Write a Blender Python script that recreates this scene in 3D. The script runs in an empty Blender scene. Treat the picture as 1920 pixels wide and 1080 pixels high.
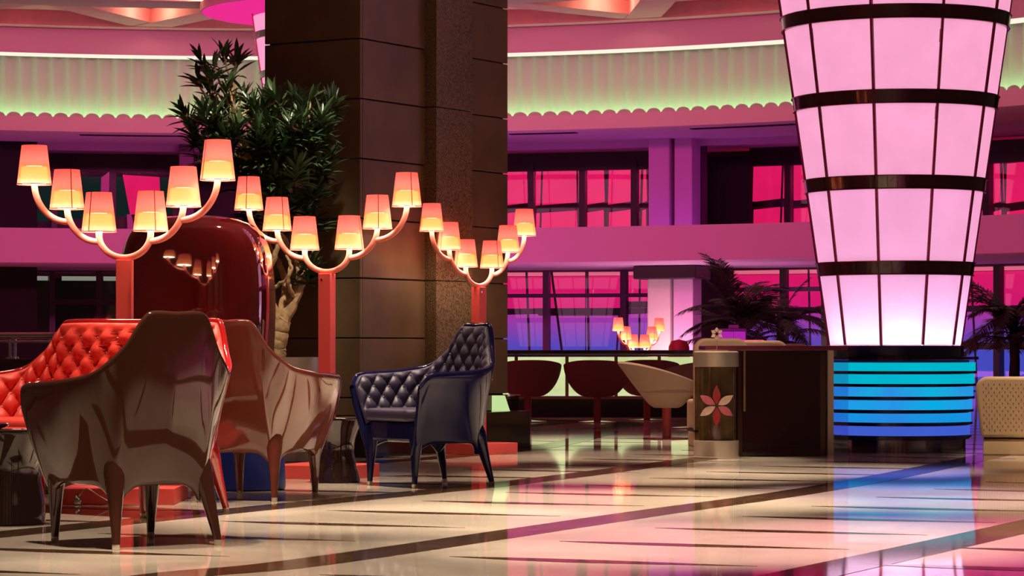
import bpy, bmesh, math, random
import numpy as np
from mathutils import Vector, Matrix
random.seed(7)
C = bpy.context.scene.collection
SC = bpy.context.scene
PI = math.pi
CAMZ, F = 0.85, 5000.0          # eye height, focal length in pixels of a 1920 px wide frame

# ------------------------------------------------------------------ camera, world, exposure, big lights
cam = bpy.data.cameras.new('camera'); cam_o = bpy.data.objects.new('camera', cam); C.objects.link(cam_o)
cam_o.location = (0, 0, CAMZ); cam_o.rotation_euler = (PI / 2, 0, 0)
cam.sensor_width = 36; cam.lens = F / 1920 * 36; cam.shift_y = 111 / 1920
cam.clip_start = 0.1; cam.clip_end = 300
SC.camera = cam_o
SC.view_settings.view_transform = 'Standard'; SC.view_settings.look = 'None'
SC.view_settings.exposure = 0.0; SC.view_settings.gamma = 1.0
SC.view_settings.use_curve_mapping = False
w = bpy.data.worlds.new('world'); SC.world = w; w.use_nodes = True
w.node_tree.nodes['Background'].inputs[0].default_value = (0.6, 0.36, 0.26, 1)
w.node_tree.nodes['Background'].inputs[1].default_value = 0.05

def area(name, loc, target, size, power, col, spread=PI, size_y=None):
    l = bpy.data.lights.new(name, 'AREA'); l.energy = power; l.color = col; l.spread = spread
    l.shape = 'RECTANGLE'; l.size = size; l.size_y = size_y or size
    o = bpy.data.objects.new(name, l); C.objects.link(o); o.location = loc
    d = Vector(target) - Vector(loc); o.rotation_euler = d.to_track_quat('-Z', 'Y').to_euler(); return o

def spot(name, loc, target, power, col, ang, blend=0.6, radius=0.15):
    l = bpy.data.lights.new(name, 'SPOT'); l.energy = power; l.color = col
    l.spot_size = math.radians(ang); l.spot_blend = blend; l.shadow_soft_size = radius
    o = bpy.data.objects.new(name, l); C.objects.link(o); o.location = loc
    d = Vector(target) - Vector(loc); o.rotation_euler = d.to_track_quat('-Z', 'Y').to_euler(); return o

WARM = (1.0, 0.78, 0.56)
PINK = (1.0, 0.12, 0.36)
PURP = (0.55, 0.10, 1.0)
DOWN = [(-0.7, 13.2, 26, 520), (0.5, 14.6, 30, 680), (1.0, 11.8, 34, 520), (-2.2, 11.3, 30, 200), (0.9, 17.6, 26, 480), (2.2, 18.4, 24, 330), (2.2, 15.0, 28, 330), (-0.8, 10.4, 30, 260),
        (1.0, 20.8, 26, 200), (0.6, 24.5, 30, 200), (3.0, 14.2, 26, 120), (-1.5, 14.4, 22, 200), (-0.7, 16.2, 18, 170),
        (-2.5, 13.6, 26, 210), (-1.3, 16.9, 26, 170), (-0.1, 20.4, 18, 150), (2.1, 23.6, 22, 190), (4.1, 20.4, 16, 200), (1.6, 20.0, 16, 220)]  # last row added to brighten sofa, lamps, beige chairs and pedestal
for x_, y_, an_, pw_ in DOWN:
    spot('downlight', (x_, y_ - .5, 6.2), (x_, y_, 0), pw_ * 9.5, WARM, an_, .8, .12)
area('pink_wall_fill', (-3.0, 29.0, 6.7), (-3.5, 50.0, 4.0), 9, 900, (1.0, 0.10, 0.40), math.radians(130), 1.0)  # unseen broad lamp added for the pink light on the far wall
spot('tree_fill', (-0.9, 17.2, 6.3), (-1.85, 20.0, 2.0), 1900, (1, .86, .66), 20, .8, .1)  # added fill for the dark foliage, no fixture there
spot('chair_fill', (3.0, 16.4, 5.6), (4.05, 20.9, .4), 1500, WARM, 11, .7, .1)  # added fill from the front for the dotted chair
spot('counter_fill', (1.2, 17.0, 5.6), (1.75, 22.2, .8), 1100, WARM, 13, .7, .1)  # added fill for the beige chairs and the pedestal
spot('violet_floor_fill', (3.2, 14.0, 6.2), (2.6, 15.2, 0), 1300, (.75, .16, 1.0), 26, .9, .2)  # added to tint the floor violet near the tower's reflection
spot('pink_floor_fill', (3.4, 15.0, 6.2), (2.3, 11.6, 0), 4800, (1.0, 0.08, 0.45), 34, .9, .2)  # added to colour the floor like the tower's pink reflection
area('gallery_violet_fill', (2.0, 50.2, 2.70), (2.0, 50.2, 5), 8, 22, PURP, PI, .5)  # unseen uplight added behind the parapet to turn the soffit violet
area('gallery_violet_fill', (-8.5, 50.8, 2.70), (-8.5, 50.8, 5), 6, 12, (.8, .1, .8), PI, .5)  # same added soffit light for the left side
area('lower_gallery_fill', (1.5, 48.6, .3), (1.5, 49.4, 3), 9, 40, (.8, .15, .8), PI, .4)  # unseen uplight added for the lower gallery soffit

# ------------------------------------------------------------------ materials
def mat(name, col=(0.8, 0.8, 0.8), rough=0.5, metal=0.0, coat=0.0, emit=None, es=0.0, noise=0.0, nscale=8.0, bump=0.0, bscale=60.0, spec=0.5, stretch=(1, 1, 1)):
    m = bpy.data.materials.new(name); m.use_nodes = True
    nt = m.node_tree; b = nt.nodes['Principled BSDF']
    b.inputs['Base Color'].default_value = (*col, 1); b.inputs['Roughness'].default_value = rough
    b.inputs['Metallic'].default_value = metal; b.inputs['Coat Weight'].default_value = coat
    b.inputs['Coat Roughness'].default_value = 0.03; b.inputs['Specular IOR Level'].default_value = spec
    if emit: b.inputs['Emission Color'].default_value = (*emit, 1); b.inputs['Emission Strength'].default_value = es
    if noise > 0 or bump > 0:
        tc = nt.nodes.new('ShaderNodeTexCoord'); mp = nt.nodes.new('ShaderNodeMapping'); mp.inputs['Scale'].default_value = stretch
        nt.links.new(tc.outputs['Object'], mp.inputs['Vector'])
    if noise > 0:
        n = nt.nodes.new('ShaderNodeTexNoise'); n.inputs['Scale'].default_value = nscale; n.inputs['Detail'].default_value = 6
        nt.links.new(mp.outputs[0], n.inputs['Vector'])
        r = nt.nodes.new('ShaderNodeValToRGB'); r.color_ramp.elements[0].position = 0.3; r.color_ramp.elements[1].position = 0.7
        r.color_ramp.elements[0].color = (*[c * (1 - noise) for c in col], 1)
        r.color_ramp.elements[1].color = (*[min(1, c * (1 + noise)) for c in col], 1)
        nt.links.new(n.outputs['Fac'], r.inputs['Fac']); nt.links.new(r.outputs['Color'], b.inputs['Base Color'])
    if bump > 0:
        n2 = nt.nodes.new('ShaderNodeTexNoise'); n2.inputs['Scale'].default_value = bscale; n2.inputs['Detail'].default_value = 3
        nt.links.new(mp.outputs[0], n2.inputs['Vector'])
        bp = nt.nodes.new('ShaderNodeBump'); bp.inputs['Strength'].default_value = bump; bp.inputs['Distance'].default_value = 0.01
        nt.links.new(n2.outputs['Fac'], bp.inputs['Height']); nt.links.new(bp.outputs['Normal'], b.inputs['Normal'])
    return m

def emat(name, col, strength, noise=0.0, nscale=3.0, col2=None):
    m = bpy.data.materials.new(name); m.use_nodes = True; nt = m.node_tree
    for n in list(nt.nodes): nt.nodes.remove(n)
    out = nt.nodes.new('ShaderNodeOutputMaterial'); e = nt.nodes.new('ShaderNodeEmission')
    e.inputs[0].default_value = (*col, 1); e.inputs[1].default_value = strength
    if noise > 0:
        tc = nt.nodes.new('ShaderNodeTexCoord'); n = nt.nodes.new('ShaderNodeTexNoise'); n.inputs['Scale'].default_value = nscale; n.inputs['Detail'].default_value = 5
        r = nt.nodes.new('ShaderNodeValToRGB'); r.color_ramp.elements[0].position = .3; r.color_ramp.elements[1].position = .72
        c2 = col2 or tuple(c * (1 - noise) for c in col)
        r.color_ramp.elements[0].color = (*c2, 1); r.color_ramp.elements[1].color = (*col, 1)
        nt.links.new(tc.outputs['Object'], n.inputs['Vector']); nt.links.new(n.outputs['Fac'], r.inputs['Fac']); nt.links.new(r.outputs[0], e.inputs[0])
    nt.links.new(e.outputs[0], out.inputs[0]); return m

def glass_mat(name, tint=(1, 1, 1), refl=0.12, rough=0.02):
    m = bpy.data.materials.new(name); m.use_nodes = True; nt = m.node_tree
    for n in list(nt.nodes): nt.nodes.remove(n)
    out = nt.nodes.new('ShaderNodeOutputMaterial'); t = nt.nodes.new('ShaderNodeBsdfTransparent'); g = nt.nodes.new('ShaderNodeBsdfGlossy')
    t.inputs[0].default_value = (*tint, 1); g.inputs['Roughness'].default_value = rough
    x = nt.nodes.new('ShaderNodeMixShader'); x.inputs[0].default_value = refl
    nt.links.new(t.outputs[0], x.inputs[1]); nt.links.new(g.outputs[0], x.inputs[2]); nt.links.new(x.outputs[0], out.inputs[0]); return m

def shade_mat():
    m = bpy.data.materials.new('lampshade_fabric'); m.use_nodes = True; nt = m.node_tree
    for n in list(nt.nodes): nt.nodes.remove(n)
    out = nt.nodes.new('ShaderNodeOutputMaterial')
    d = nt.nodes.new('ShaderNodeBsdfDiffuse'); d.inputs[0].default_value = (0.85, 0.30, 0.26, 1)
    tl = nt.nodes.new('ShaderNodeBsdfTranslucent'); tl.inputs[0].default_value = (0.90, 0.34, 0.34, 1)
    tp = nt.nodes.new('ShaderNodeBsdfTransparent'); tp.inputs[0].default_value = (1.0, 0.9, 0.75, 1)
    a = nt.nodes.new('ShaderNodeMixShader'); a.inputs[0].default_value = 0.62
    b = nt.nodes.new('ShaderNodeMixShader'); b.inputs[0].default_value = 0.09
    tc = nt.nodes.new('ShaderNodeTexCoord'); wv = nt.nodes.new('ShaderNodeTexNoise'); wv.inputs['Scale'].default_value = 70
    mp = nt.nodes.new('ShaderNodeMapping'); mp.inputs['Scale'].default_value = (3, 3, .4)
    nt.links.new(tc.outputs['Object'], mp.inputs[0]); nt.links.new(mp.outputs[0], wv.inputs['Vector'])
    rr = nt.nodes.new('ShaderNodeMapRange'); rr.inputs['To Min'].default_value = .22; rr.inputs['To Max'].default_value = .34
    nt.links.new(wv.outputs['Fac'], rr.inputs['Value']); nt.links.new(rr.outputs[0], b.inputs[0])
    nt.links.new(d.outputs[0], a.inputs[1]); nt.links.new(tl.outputs[0], a.inputs[2])
    nt.links.new(a.outputs[0], b.inputs[1]); nt.links.new(tp.outputs[0], b.inputs[2]); nt.links.new(b.outputs[0], out.inputs[0])
    return m

def marble_floor():
    m = mat('cream_marble', (0.66, 0.58, 0.48), 0.05, spec=0.7)
    nt = m.node_tree; b = nt.nodes['Principled BSDF']
    tc = nt.nodes.new('ShaderNodeTexCoord'); n = nt.nodes.new('ShaderNodeTexNoise'); n.inputs['Scale'].default_value = 1.6; n.inputs['Detail'].default_value = 9; n.inputs['Distortion'].default_value = 1.2
    n.inputs['Roughness'].default_value = .65
    r = nt.nodes.new('ShaderNodeValToRGB'); r.color_ramp.elements[0].position = .32; r.color_ramp.elements[1].position = .7
    r.color_ramp.elements[0].color = (.52, .45, .37, 1); r.color_ramp.elements[1].color = (.72, .64, .54, 1)
    nt.links.new(tc.outputs['Object'], n.inputs['Vector']); nt.links.new(n.outputs['Fac'], r.inputs[0]); nt.links.new(r.outputs[0], b.inputs['Base Color'])
    return m

def zgrad(name, stops, strength):
    """lit curtain screen: emission colour along the height of the object (bottom 0 to top 1)"""
    m = bpy.data.materials.new(name); m.use_nodes = True; nt = m.node_tree
    for n in list(nt.nodes): nt.nodes.remove(n)
    out = nt.nodes.new('ShaderNodeOutputMaterial'); e = nt.nodes.new('ShaderNodeEmission'); e.inputs[1].default_value = strength
    tc = nt.nodes.new('ShaderNodeTexCoord'); s = nt.nodes.new('ShaderNodeSeparateXYZ'); r = nt.nodes.new('ShaderNodeValToRGB')
    while len(r.color_ramp.elements) < len(stops): r.color_ramp.elements.new(0.5)
    for el, (p, c) in zip(r.color_ramp.elements, stops): el.position = p; el.color = (*c, 1)
    nt.links.new(tc.outputs['Generated'], s.inputs[0]); nt.links.new(s.outputs['Z'], r.inputs[0]); nt.links.new(r.outputs[0], e.inputs[0])
    nt.links.new(e.outputs[0], out.inputs[0]); return m

M = {}
M['floor'] = marble_floor()
M['inlay'] = mat('brown_marble_inlay', (0.075, 0.042, 0.024), 0.06, noise=0.5, nscale=14, spec=0.6)
M['brown'] = mat('brown_lacquer', (0.058, 0.0190, 0.0120), 0.055, coat=.45, spec=0.3, bump=.02, bscale=4)
M['brown2'] = mat('russet_brown_lacquer', (0.150, 0.040, 0.025), 0.06, coat=.9, spec=0.5, bump=.02, bscale=4)
M['blue'] = mat('midnight_blue_lacquer', (0.007, 0.008, 0.048), 0.05, coat=.25, spec=0.2)
M['blue_pad'] = mat('dark_blue_leather', (0.036, 0.028, 0.066), 0.5, bump=.1, bscale=220)
M['redlac'] = mat('red_lacquer', (0.36, 0.010, 0.010), 0.06, coat=1.0, spec=0.7)
M['darkred'] = mat('dark_red_lacquer', (0.13, 0.006, 0.007), 0.05, coat=1.0, spec=0.7)
M['redpad'] = mat('red_leather', (0.66, 0.042, 0.030), 0.5, bump=.1, bscale=220)
M['drum'] = mat('cobalt_lacquer', (0.012, 0.035, 0.33), 0.3)
M['darktable'] = mat('dark_brown_lacquer', (0.030, 0.013, 0.012), 0.06, coat=1.0)
M['coral'] = mat('coral_paint', (0.74, 0.085, 0.075), 0.42)
M['arm'] = mat('bulb_lit_coral', (0.85, 0.22, 0.17), 0.35)  # coral of the post, lightened for bulb light on the arms
M['shade'] = shade_mat()
M['bulb'] = emat('bulb_glow', (1.0, 0.74, 0.52), 30.0)
M['bulbtop'] = emat('bulb_top_glow', (1.0, 0.60, 0.66), 20.0)
M['diffuser'] = emat('diffuser_glow', (1.0, 0.70, 0.20), 6.2)
M['rimlite'] = mat('shade_trim', (0.85, 0.45, 0.35), .6)
M['steel'] = mat('brushed_steel', (0.66, 0.58, 0.48), 0.32, metal=.8, bump=.03, bscale=30, stretch=(1, 1, .05))
M['chrome'] = mat('chrome', (0.8, 0.78, 0.76), 0.08, metal=1.0)
M['cap'] = mat('foot_cap_metal', (0.5, 0.45, 0.38), 0.3, metal=0.7)
M['stone'] = mat('bronze_stone_panel', (0.115, 0.072, 0.036), 0.34, noise=.22, nscale=3, bump=.06, bscale=50, spec=.4)
M['granite'] = mat('brown_granite', (0.12, 0.078, 0.043), 0.25, noise=.7, nscale=85, spec=.5)
M['blackgranite'] = mat('black_granite', (0.012, 0.011, 0.008), 0.12, noise=.6, nscale=30)
M['core'] = mat('dark_joint', (0.008, 0.006, 0.005), 0.8)
M['plaster'] = mat('white_plaster', (0.66, 0.53, 0.55), 0.65, bump=.02, bscale=9)  # pink of the wall light partly mixed into the white
M['plaster_beam'] = mat('ceiling_plaster', (0.70, 0.36, 0.38), 0.7, noise=.08, nscale=4)
M['flute'] = mat('pale_grey_green_plaster', (.50, .54, .46), .7)
M['violet'] = mat('violet_lit_plaster', (0.66, 0.36, 0.62), 0.6)  # violet light on pale plaster put into the colour
M['darkframe'] = mat('dark_window_frame', (0.035, 0.014, 0.018), 0.4)
M['purpframe'] = mat('plum_window_frame', (0.12, 0.03, 0.12), 0.45)
M['darkwall'] = mat('dark_wall', (0.022, 0.012, 0.012), 0.5)
M['towerframe'] = mat('tower_dark_metal', (0.05, 0.012, 0.02), 0.18, metal=.3, coat=.6)
M['glass'] = glass_mat('clear_glass', (0.92, 0.92, 0.95), 0.06)
M['darkglass'] = glass_mat('dark_window_glass', (0.30, 0.32, 0.32), 0.10)
M['smoke'] = glass_mat('smoked_glass', (0.5, 0.44, 0.34), 0.16, .03)
M['bark'] = mat('pale_bark', (0.36, 0.23, 0.11), 0.8, noise=.4, nscale=22, bump=.5, bscale=30)
M['leaf'] = mat('dark_green_leaf', (0.042, 0.080, 0.030), 0.25, noise=.35, nscale=9)
M['palm'] = mat('palm_leaf', (0.010, 0.012, 0.009), 0.6)
M['soil'] = mat('soil', (0.02, 0.014, 0.01), 0.9)
M['tub'] = mat('taupe_fabric', (0.26, 0.17, 0.11), 0.75, bump=.1, bscale=180)
M['tubdark'] = mat('brown_fabric', (0.20, 0.095, 0.065), 0.75, bump=.1, bscale=180)
M['stem'] = mat('red_brown_stem', (0.34, 0.04, 0.025), 0.25, coat=.4)
M['onyx'] = emat('lit_onyx', (0.80, 0.86, 0.46), 0.95, .35, 2.5, (0.50, 0.60, 0.24))
M['brass'] = mat('brass_frame', (0.30, 0.18, 0.08), 0.3, metal=.8)
M['bartop'] = mat('black_bar_top', (0.008, 0.006, 0.012), 0.1, coat=.5)
M['wing'] = mat('dark_glossy_panel', (0.030, 0.007, 0.009), 0.06, coat=1.0)
M['cobaltband'] = mat('cobalt_band', (0.01, 0.012, 0.10), 0.2, coat=.6)
M['beige'] = mat('beige_upholstery', (0.44, 0.30, 0.17), 0.8, bump=.1, bscale=150)
M['stitch'] = mat('brown_stitch', (0.22, 0.12, 0.06), 0.8)
M['hotpink'] = emat('pink_reflection_glow', (1.0, 0.012, 0.14), 1.05, .18, 1.5)  # glow stands in for reflections in the upper panes
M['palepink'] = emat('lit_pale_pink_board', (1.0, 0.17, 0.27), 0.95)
M['dimpink'] = emat('dim_pink_reflection', (.50, .03, .17), .9)
M['screen'] = zgrad('lit_curtain', [(.48, (.075, .085, .60)), (.62, (.16, .075, .56)), (.85, (.36, .06, .48)), (1, (.52, .035, .38))], 1.0)
M['screen2'] = zgrad('lit_curtain_red', [(0, (.85, .01, .20)), (1, (.95, .012, .16))], 0.95)
M['cream_led'] = emat('cream_led', (1.0, 0.92, 0.74), 1.0)
M['cove'] = emat('green_white_cove', (0.42, 1.0, 0.42), 11)
M['pinkdisc'] = emat('pink_disc_glow', (1.0, 0.03, 0.33), 0.85)
M['violetbox'] = emat('lit_violet_panel', (0.45, 0.02, 0.42), 0.9)
M['tealpane'] = emat('dim_teal_reflection', (0.005, 0.018, 0.016), 1.0)  # teal reflection in the glass painted as emission
M['greenlite'] = emat('pale_green_glow', (0.58, 0.78, 0.34), 0.95)
M['petal_red'] = mat('dark_red_petal', (0.30, 0.012, 0.016), 0.4)
M['petal_pink'] = mat('pink_petal', (0.52, 0.12, 0.16), 0.4)
M['petal_cream'] = mat('cream_petal', (0.62, 0.42, 0.33), 0.4)
M['stemgrey'] = mat('wire', (0.5, 0.4, 0.33), 0.3, metal=.6)
M['lobbywall'] = mat('beige_lobby_wall', (0.45, 0.33, 0.24), 0.7)
M['stick'] = mat('rosette_cream', (0.75, 0.52, 0.40), .5)

# ------------------------------------------------------------------ helpers
class MB:
    def __init__(s): s.v = []; s.f = []
    def add(s, vs, fs):
        o = len(s.v); s.v += [tuple(v) for v in vs]; s.f += [tuple(i + o for i in f) for f in fs]; return s
    def box(s, x0, x1, y0, y1, z0, z1):
        return s.add([(x0, y0, z0), (x1, y0, z0), (x1, y1, z0), (x0, y1, z0), (x0, y0, z1), (x1, y0, z1), (x1, y1, z1), (x0, y1, z1)],
                     [(0, 3, 2, 1), (4, 5, 6, 7), (0, 1, 5, 4), (1, 2, 6, 5), (2, 3, 7, 6), (3, 0, 4, 7)])
    def prism(s, poly, z0, z1):
        n = len(poly)
        return s.add([(x, y, z0) for x, y in poly] + [(x, y, z1) for x, y in poly],
                     [tuple(range(n))[::-1], tuple(range(n, 2 * n))] + [(i, (i + 1) % n, n + (i + 1) % n, n + i) for i in range(n)])
    def lathe(s, prof, n=32, c=(0, 0), a0=0, a1=2 * PI, caps=True):
        full = abs(a1 - a0 - 2 * PI) < 1e-6; cols = n if full else n + 1; vs = []
        for r, z in prof:
            for k in range(cols):
                a = a0 + (a1 - a0) * k / n; vs.append((c[0] + r * math.cos(a), c[1] + r * math.sin(a), z))
        fs = []
        for i in range(len(prof) - 1):
            for k in range(n):
                k2 = (k + 1) % cols; fs.append((i * cols + k, i * cols + k2, (i + 1) * cols + k2, (i + 1) * cols + k))
        if full and caps:
            if prof[0][0] > 1e-5: fs.append(tuple(range(cols))[::-1])
            if prof[-1][0] > 1e-5: fs.append(tuple((len(prof) - 1) * cols + k for k in range(cols)))
        return s.add(vs, fs)
    def tube(s, pts, rad, n=10, caps=True):
        pts = [Vector(p) for p in pts]; m = len(pts)
        rad = rad if isinstance(rad, (list, tuple)) else [rad] * m
        ref = None; vs = []
        for i, p in enumerate(pts):
            t = (pts[min(i + 1, m - 1)] - pts[max(i - 1, 0)]).normalized()
            if ref is None: ref = t.orthogonal().normalized()
            ref = (ref - t * ref.dot(t)).normalized(); b = t.cross(ref)
            for k in range(n):
                a = 2 * PI * k / n; vs.append(p + (ref * math.cos(a) + b * math.sin(a)) * rad[i])
        fs = [(i * n + k, i * n + (k + 1) % n, (i + 1) * n + (k + 1) % n, (i + 1) * n + k) for i in range(m - 1) for k in range(n)]
        if caps: fs += [tuple(range(n))[::-1], tuple((m - 1) * n + k for k in range(n))]
        return s.add(vs, fs)
    def grid(s, P, closed_u=False):
        nu, nv = P.shape[:2]; vs = P.reshape(-1, 3).tolist(); fs = []
        for i in range(nu if closed_u else nu - 1):
            for j in range(nv - 1):
                i2 = (i + 1) % nu; fs.append((i * nv + j, i2 * nv + j, i2 * nv + j + 1, i * nv + j + 1))
        return s.add(vs, fs)
    def mesh(s, name, smooth=False, angle=40):
        me = bpy.data.meshes.new(name); me.from_pydata(s.v, [], s.f); me.validate()
        bm = bmesh.new(); bm.from_mesh(me); bmesh.ops.recalc_face_normals(bm, faces=bm.faces)
        if smooth:
            for f in bm.faces: f.smooth = True
            lim = math.radians(angle)
            for e in bm.edges:
                if len(e.link_faces) == 2 and e.calc_face_angle(0) > lim: e.smooth = False
        bm.to_mesh(me); bm.free(); return me

def obj(name, mb, m, parent=None, smooth=False, bevel=0.0, seg=2, label=None, kind=None, loc=None, rotz=None, angle=40):
    me = mb if isinstance(mb, bpy.types.Mesh) else mb.mesh(name, smooth, angle)
    if m and not me.materials: me.materials.append(m)
    o = bpy.data.objects.new(name, me); C.objects.link(o)
    if parent: o.parent = parent
    if loc is not None: o.location = loc
    if rotz is not None: o.rotation_euler = (0, 0, rotz)
    if bevel:
        b = o.modifiers.new('bevel', 'BEVEL'); b.width = bevel; b.segments = seg; b.limit_method = 'ANGLE'
    if label: o['label'] = label
    if kind: o['kind'] = kind
    return o

def thing(name, label, cat, loc=(0, 0, 0), rotz=0.0, group=None, scale=1.0):
    o = bpy.data.objects.new(name, None); C.objects.link(o); o.empty_display_size = .1
    o.location = loc; o.rotation_euler = (0, 0, rotz); o.scale = (scale,) * 3
    o['label'] = label; o['category'] = cat
    if group: o['group'] = group
    return o

def struct(name, loc=(0, 0, 0), rotz=0.0):
    o = bpy.data.objects.new(name, None); C.objects.link(o); o.location = loc; o.rotation_euler = (0, 0, rotz); o['kind'] = 'structure'; return o

def dup(root, loc, rotz, label=None, scale=None):
    def cp(o, par):
        c = o.copy(); C.objects.link(c)
        if par: c.parent = par
        for ch in list(o.children): cp(ch, c)
        return c
    r = cp(root, None); r.location = loc; r.rotation_euler = (0, 0, rotz)
    if label: r['label'] = label
    if scale: r.scale = (scale,) * 3
    return r

def face(fx, fy): return math.atan2(fy, fx) - PI / 2       # turn so that local +y looks along (fx, fy)

def hermite(S, V, s):
    """smooth interpolation of table rows V at abscissae S"""
    S = np.asarray(S, float); V = np.asarray(V, float); s = np.asarray(s, float)
    T = np.zeros_like(V)
    T[1:-1] = (V[2:] - V[:-2]) / (S[2:] - S[:-2])[:, None]
    T[0] = (V[1] - V[0]) / (S[1] - S[0]); T[-1] = (V[-1] - V[-2]) / (S[-1] - S[-2])
    i = np.clip(np.searchsorted(S, s, side='right') - 1, 0, len(S) - 2)
    h = (S[i + 1] - S[i]); x = ((s - S[i]) / h)[:, None]; h = h[:, None]
    return (2 * x**3 - 3 * x**2 + 1) * V[i] + (x**3 - 2 * x**2 + x) * h * T[i] + (-2 * x**3 + 3 * x**2) * V[i + 1] + (x**3 - x**2) * h * T[i + 1]

def normals(P):
    du = np.gradient(P, axis=0); dv = np.gradient(P, axis=1)
    n = np.cross(du, dv); L = np.linalg.norm(n, axis=2, keepdims=True); return n / np.maximum(L, 1e-9)

def sheet(P, N, th, mb=None):
    """closed sheet: outer grid P, inner grid P - N*th, rounded rim"""
    mb = mb or MB(); Q = P - N * th; nu, nv = P.shape[:2]
    o = len(mb.v); mb.v += [tuple(v) for v in P.reshape(-1, 3).tolist()]; q = len(mb.v); mb.v += [tuple(v) for v in Q.reshape(-1, 3).tolist()]
    for i in range(nu - 1):
        for j in range(nv - 1):
            a, b, c, d = i * nv + j, (i + 1) * nv + j, (i + 1) * nv + j + 1, i * nv + j + 1
            mb.f.append((o + a, o + b, o + c, o + d)); mb.f.append((q + d, q + c, q + b, q + a))
    def rim(idx, inn):
        base = len(mb.v); k = 3
        for a, b in zip(idx, inn):
            p, r = Vector(mb.v[o + a]), Vector(mb.v[q + a]); n2 = Vector(mb.v[o + b]); out = (p - n2)
            out = out.normalized() if out.length > 1e-9 else Vector((0, 0, 0))
            for t in range(1, k + 1):
                ang = PI * t / (k + 1); m_ = (p + r) / 2; hw = (p - r) / 2
                mb.v.append(tuple(m_ + hw * math.cos(ang) + out * (hw.length * math.sin(ang) * .9)))
        for i in range(len(idx) - 1):
            c0 = [o + idx[i]] + [base + i * k + t for t in range(k)] + [q + idx[i]]
            c1 = [o + idx[i + 1]] + [base + (i + 1) * k + t for t in range(k)] + [q + idx[i + 1]]
            for t in range(len(c0) - 1): mb.f.append((c0[t], c1[t], c1[t + 1], c0[t + 1]))
    rim([i * nv + nv - 1 for i in range(nu)], [i * nv + nv - 2 for i in range(nu)])
    rim([i * nv for i in range(nu)], [i * nv + 1 for i in range(nu)])
    rim([j for j in range(nv)], [nv + j for j in range(nv)])
    rim([(nu - 1) * nv + j for j in range(nv)], [(nu - 2) * nv + j for j in range(nv)])
    return mb

# ------------------------------------------------------------------ floor
floor = obj('floor', MB().box(-22, 22, -9, 60, -.3, 0), M['floor'], kind='structure')
BA = [(-2.95, 10.9), (-2.32, 12.1), (-1.42, 13.9), (0, 16.7), (1.34, 20.05), (2.4, 23.0), (3.6, 26.5), (4.8, 30)]   # one dark marble band, in plan
def band_curve(k):
    return [(x + 2.1 * k, y) for x, y in BA]
def band_mesh(pts, wid):
    S = np.arange(len(pts)); ss = np.linspace(0, len(pts) - 1, 40); P = hermite(S, np.array(pts), ss)
    T = np.gradient(P, axis=0); T /= np.linalg.norm(T, axis=1, keepdims=True); N = np.stack([T[:, 1], -T[:, 0]], 1)
    L = P - N * wid / 2; R = P + N * wid / 2; n = len(P); mb = MB()
    vs = [(x, y, .0012) for x, y in L] + [(x, y, .0012) for x, y in R] + [(x, y, -.002) for x, y in L] + [(x, y, -.002) for x, y in R]
    fs = [(i, n + i, n + i + 1, i + 1) for i in range(n - 1)]
    fs += [(i, i + 1, 2 * n + i + 1, 2 * n + i) for i in range(n - 1)] + [(n + i, 3 * n + i, 3 * n + i + 1, n + i + 1) for i in range(n - 1)]
    return mb.add(vs, fs)
for k in range(-2, 4):
    pts = band_curve(k)
    if k == 1: pts = [(-1.9, 8.6), (-1.27, 9.9), (-.763, 10.6), (.623, 13.5), (1.956, 16.25), (3.78, 21.0), (4.9, 24.5), (6.2, 28.5)]
    if k == 2: pts = [(.4, 8.6), (1.06, 9.9), (2.43, 12.65), (4.2, 16.4), (6.1, 21)]
    if k == -1: pts = [(-4.6, 12.1), (-3.4, 14.2), (-2.2, 16.8), (-1.15, 19.4), (-.57, 20.5), (.04, 22.0), (.36, 23.2), (.72, 25.2), (.95, 26.9)]
    obj('inlay_band', band_mesh(pts, .27), M['inlay'], floor)
lens = []
for i in range(13):
    t = i / 12; lens.append((-.65 + 1.3 * t, .105 * math.sin(PI * t ** .8) ** 1.2))
poly = [(x, -h * .9) for x, h in lens] + [(x, h * .5) for x, h in lens[::-1][1:-1]]
lens_me = MB().prism(poly, -.002, .0014).mesh('inlay_spindle')
ang = math.atan2(-.48, 1.2); n_sp = 0
for strip in range(-2, 4):
    for k in range(-5, 22):
        x = -.36 + .464 * k + 2.1 * strip; y = 13.65 + .86 * k - (.98 * .5 if strip % 2 else 0)
        if k > 4: x -= .03 * (k - 4)
        if 8.9 < y < 31 and abs(x) < .2 * y + 1.0 and n_sp < 290:
            obj('inlay_spindle', lens_me, M['inlay'], floor, loc=(x, y, 0), rotz=ang); n_sp += 1
ring = MB().lathe([(2.0, .0016), (2.35, .0016)], 64, (-.9, 29.2), caps=False)
obj('inlay_ring', ring, M['inlay'], floor)

# ------------------------------------------------------------------ round hall: galleries, fluted wall, ceiling
CX, CY, R0 = -4.4, 33.0, 17.0
A0, A1 = math.radians(-62), math.radians(76)      # angle from +y, positive to the right
def onarc(R, a, z=0): return Vector((CX + R * math.sin(a), CY + R * math.cos(a), z))
def arc_solid(prof, n=72, a0=A0, a1=A1):
    """prof: closed list of (R, z); swept along the arc"""
    m = len(prof); vs = []; fs = []
    for k in range(n + 1):
        a = a0 + (a1 - a0) * k / n
        for R, z in prof: vs.append(tuple(onarc(R, a, z)))
    for k in range(n):
        for j in range(m): fs.append((k * m + j, k * m + (j + 1) % m, (k + 1) * m + (j + 1) % m, (k + 1) * m + j))
    fs += [tuple(range(m))[::-1], tuple(n * m + j for j in range(m))]
    return MB().add(vs, fs)
def arc_rect(R1, R2, z1, z2, **kw): return arc_solid([(R1, z1), (R2, z1), (R2, z2), (R1, z2)], **kw)
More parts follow.
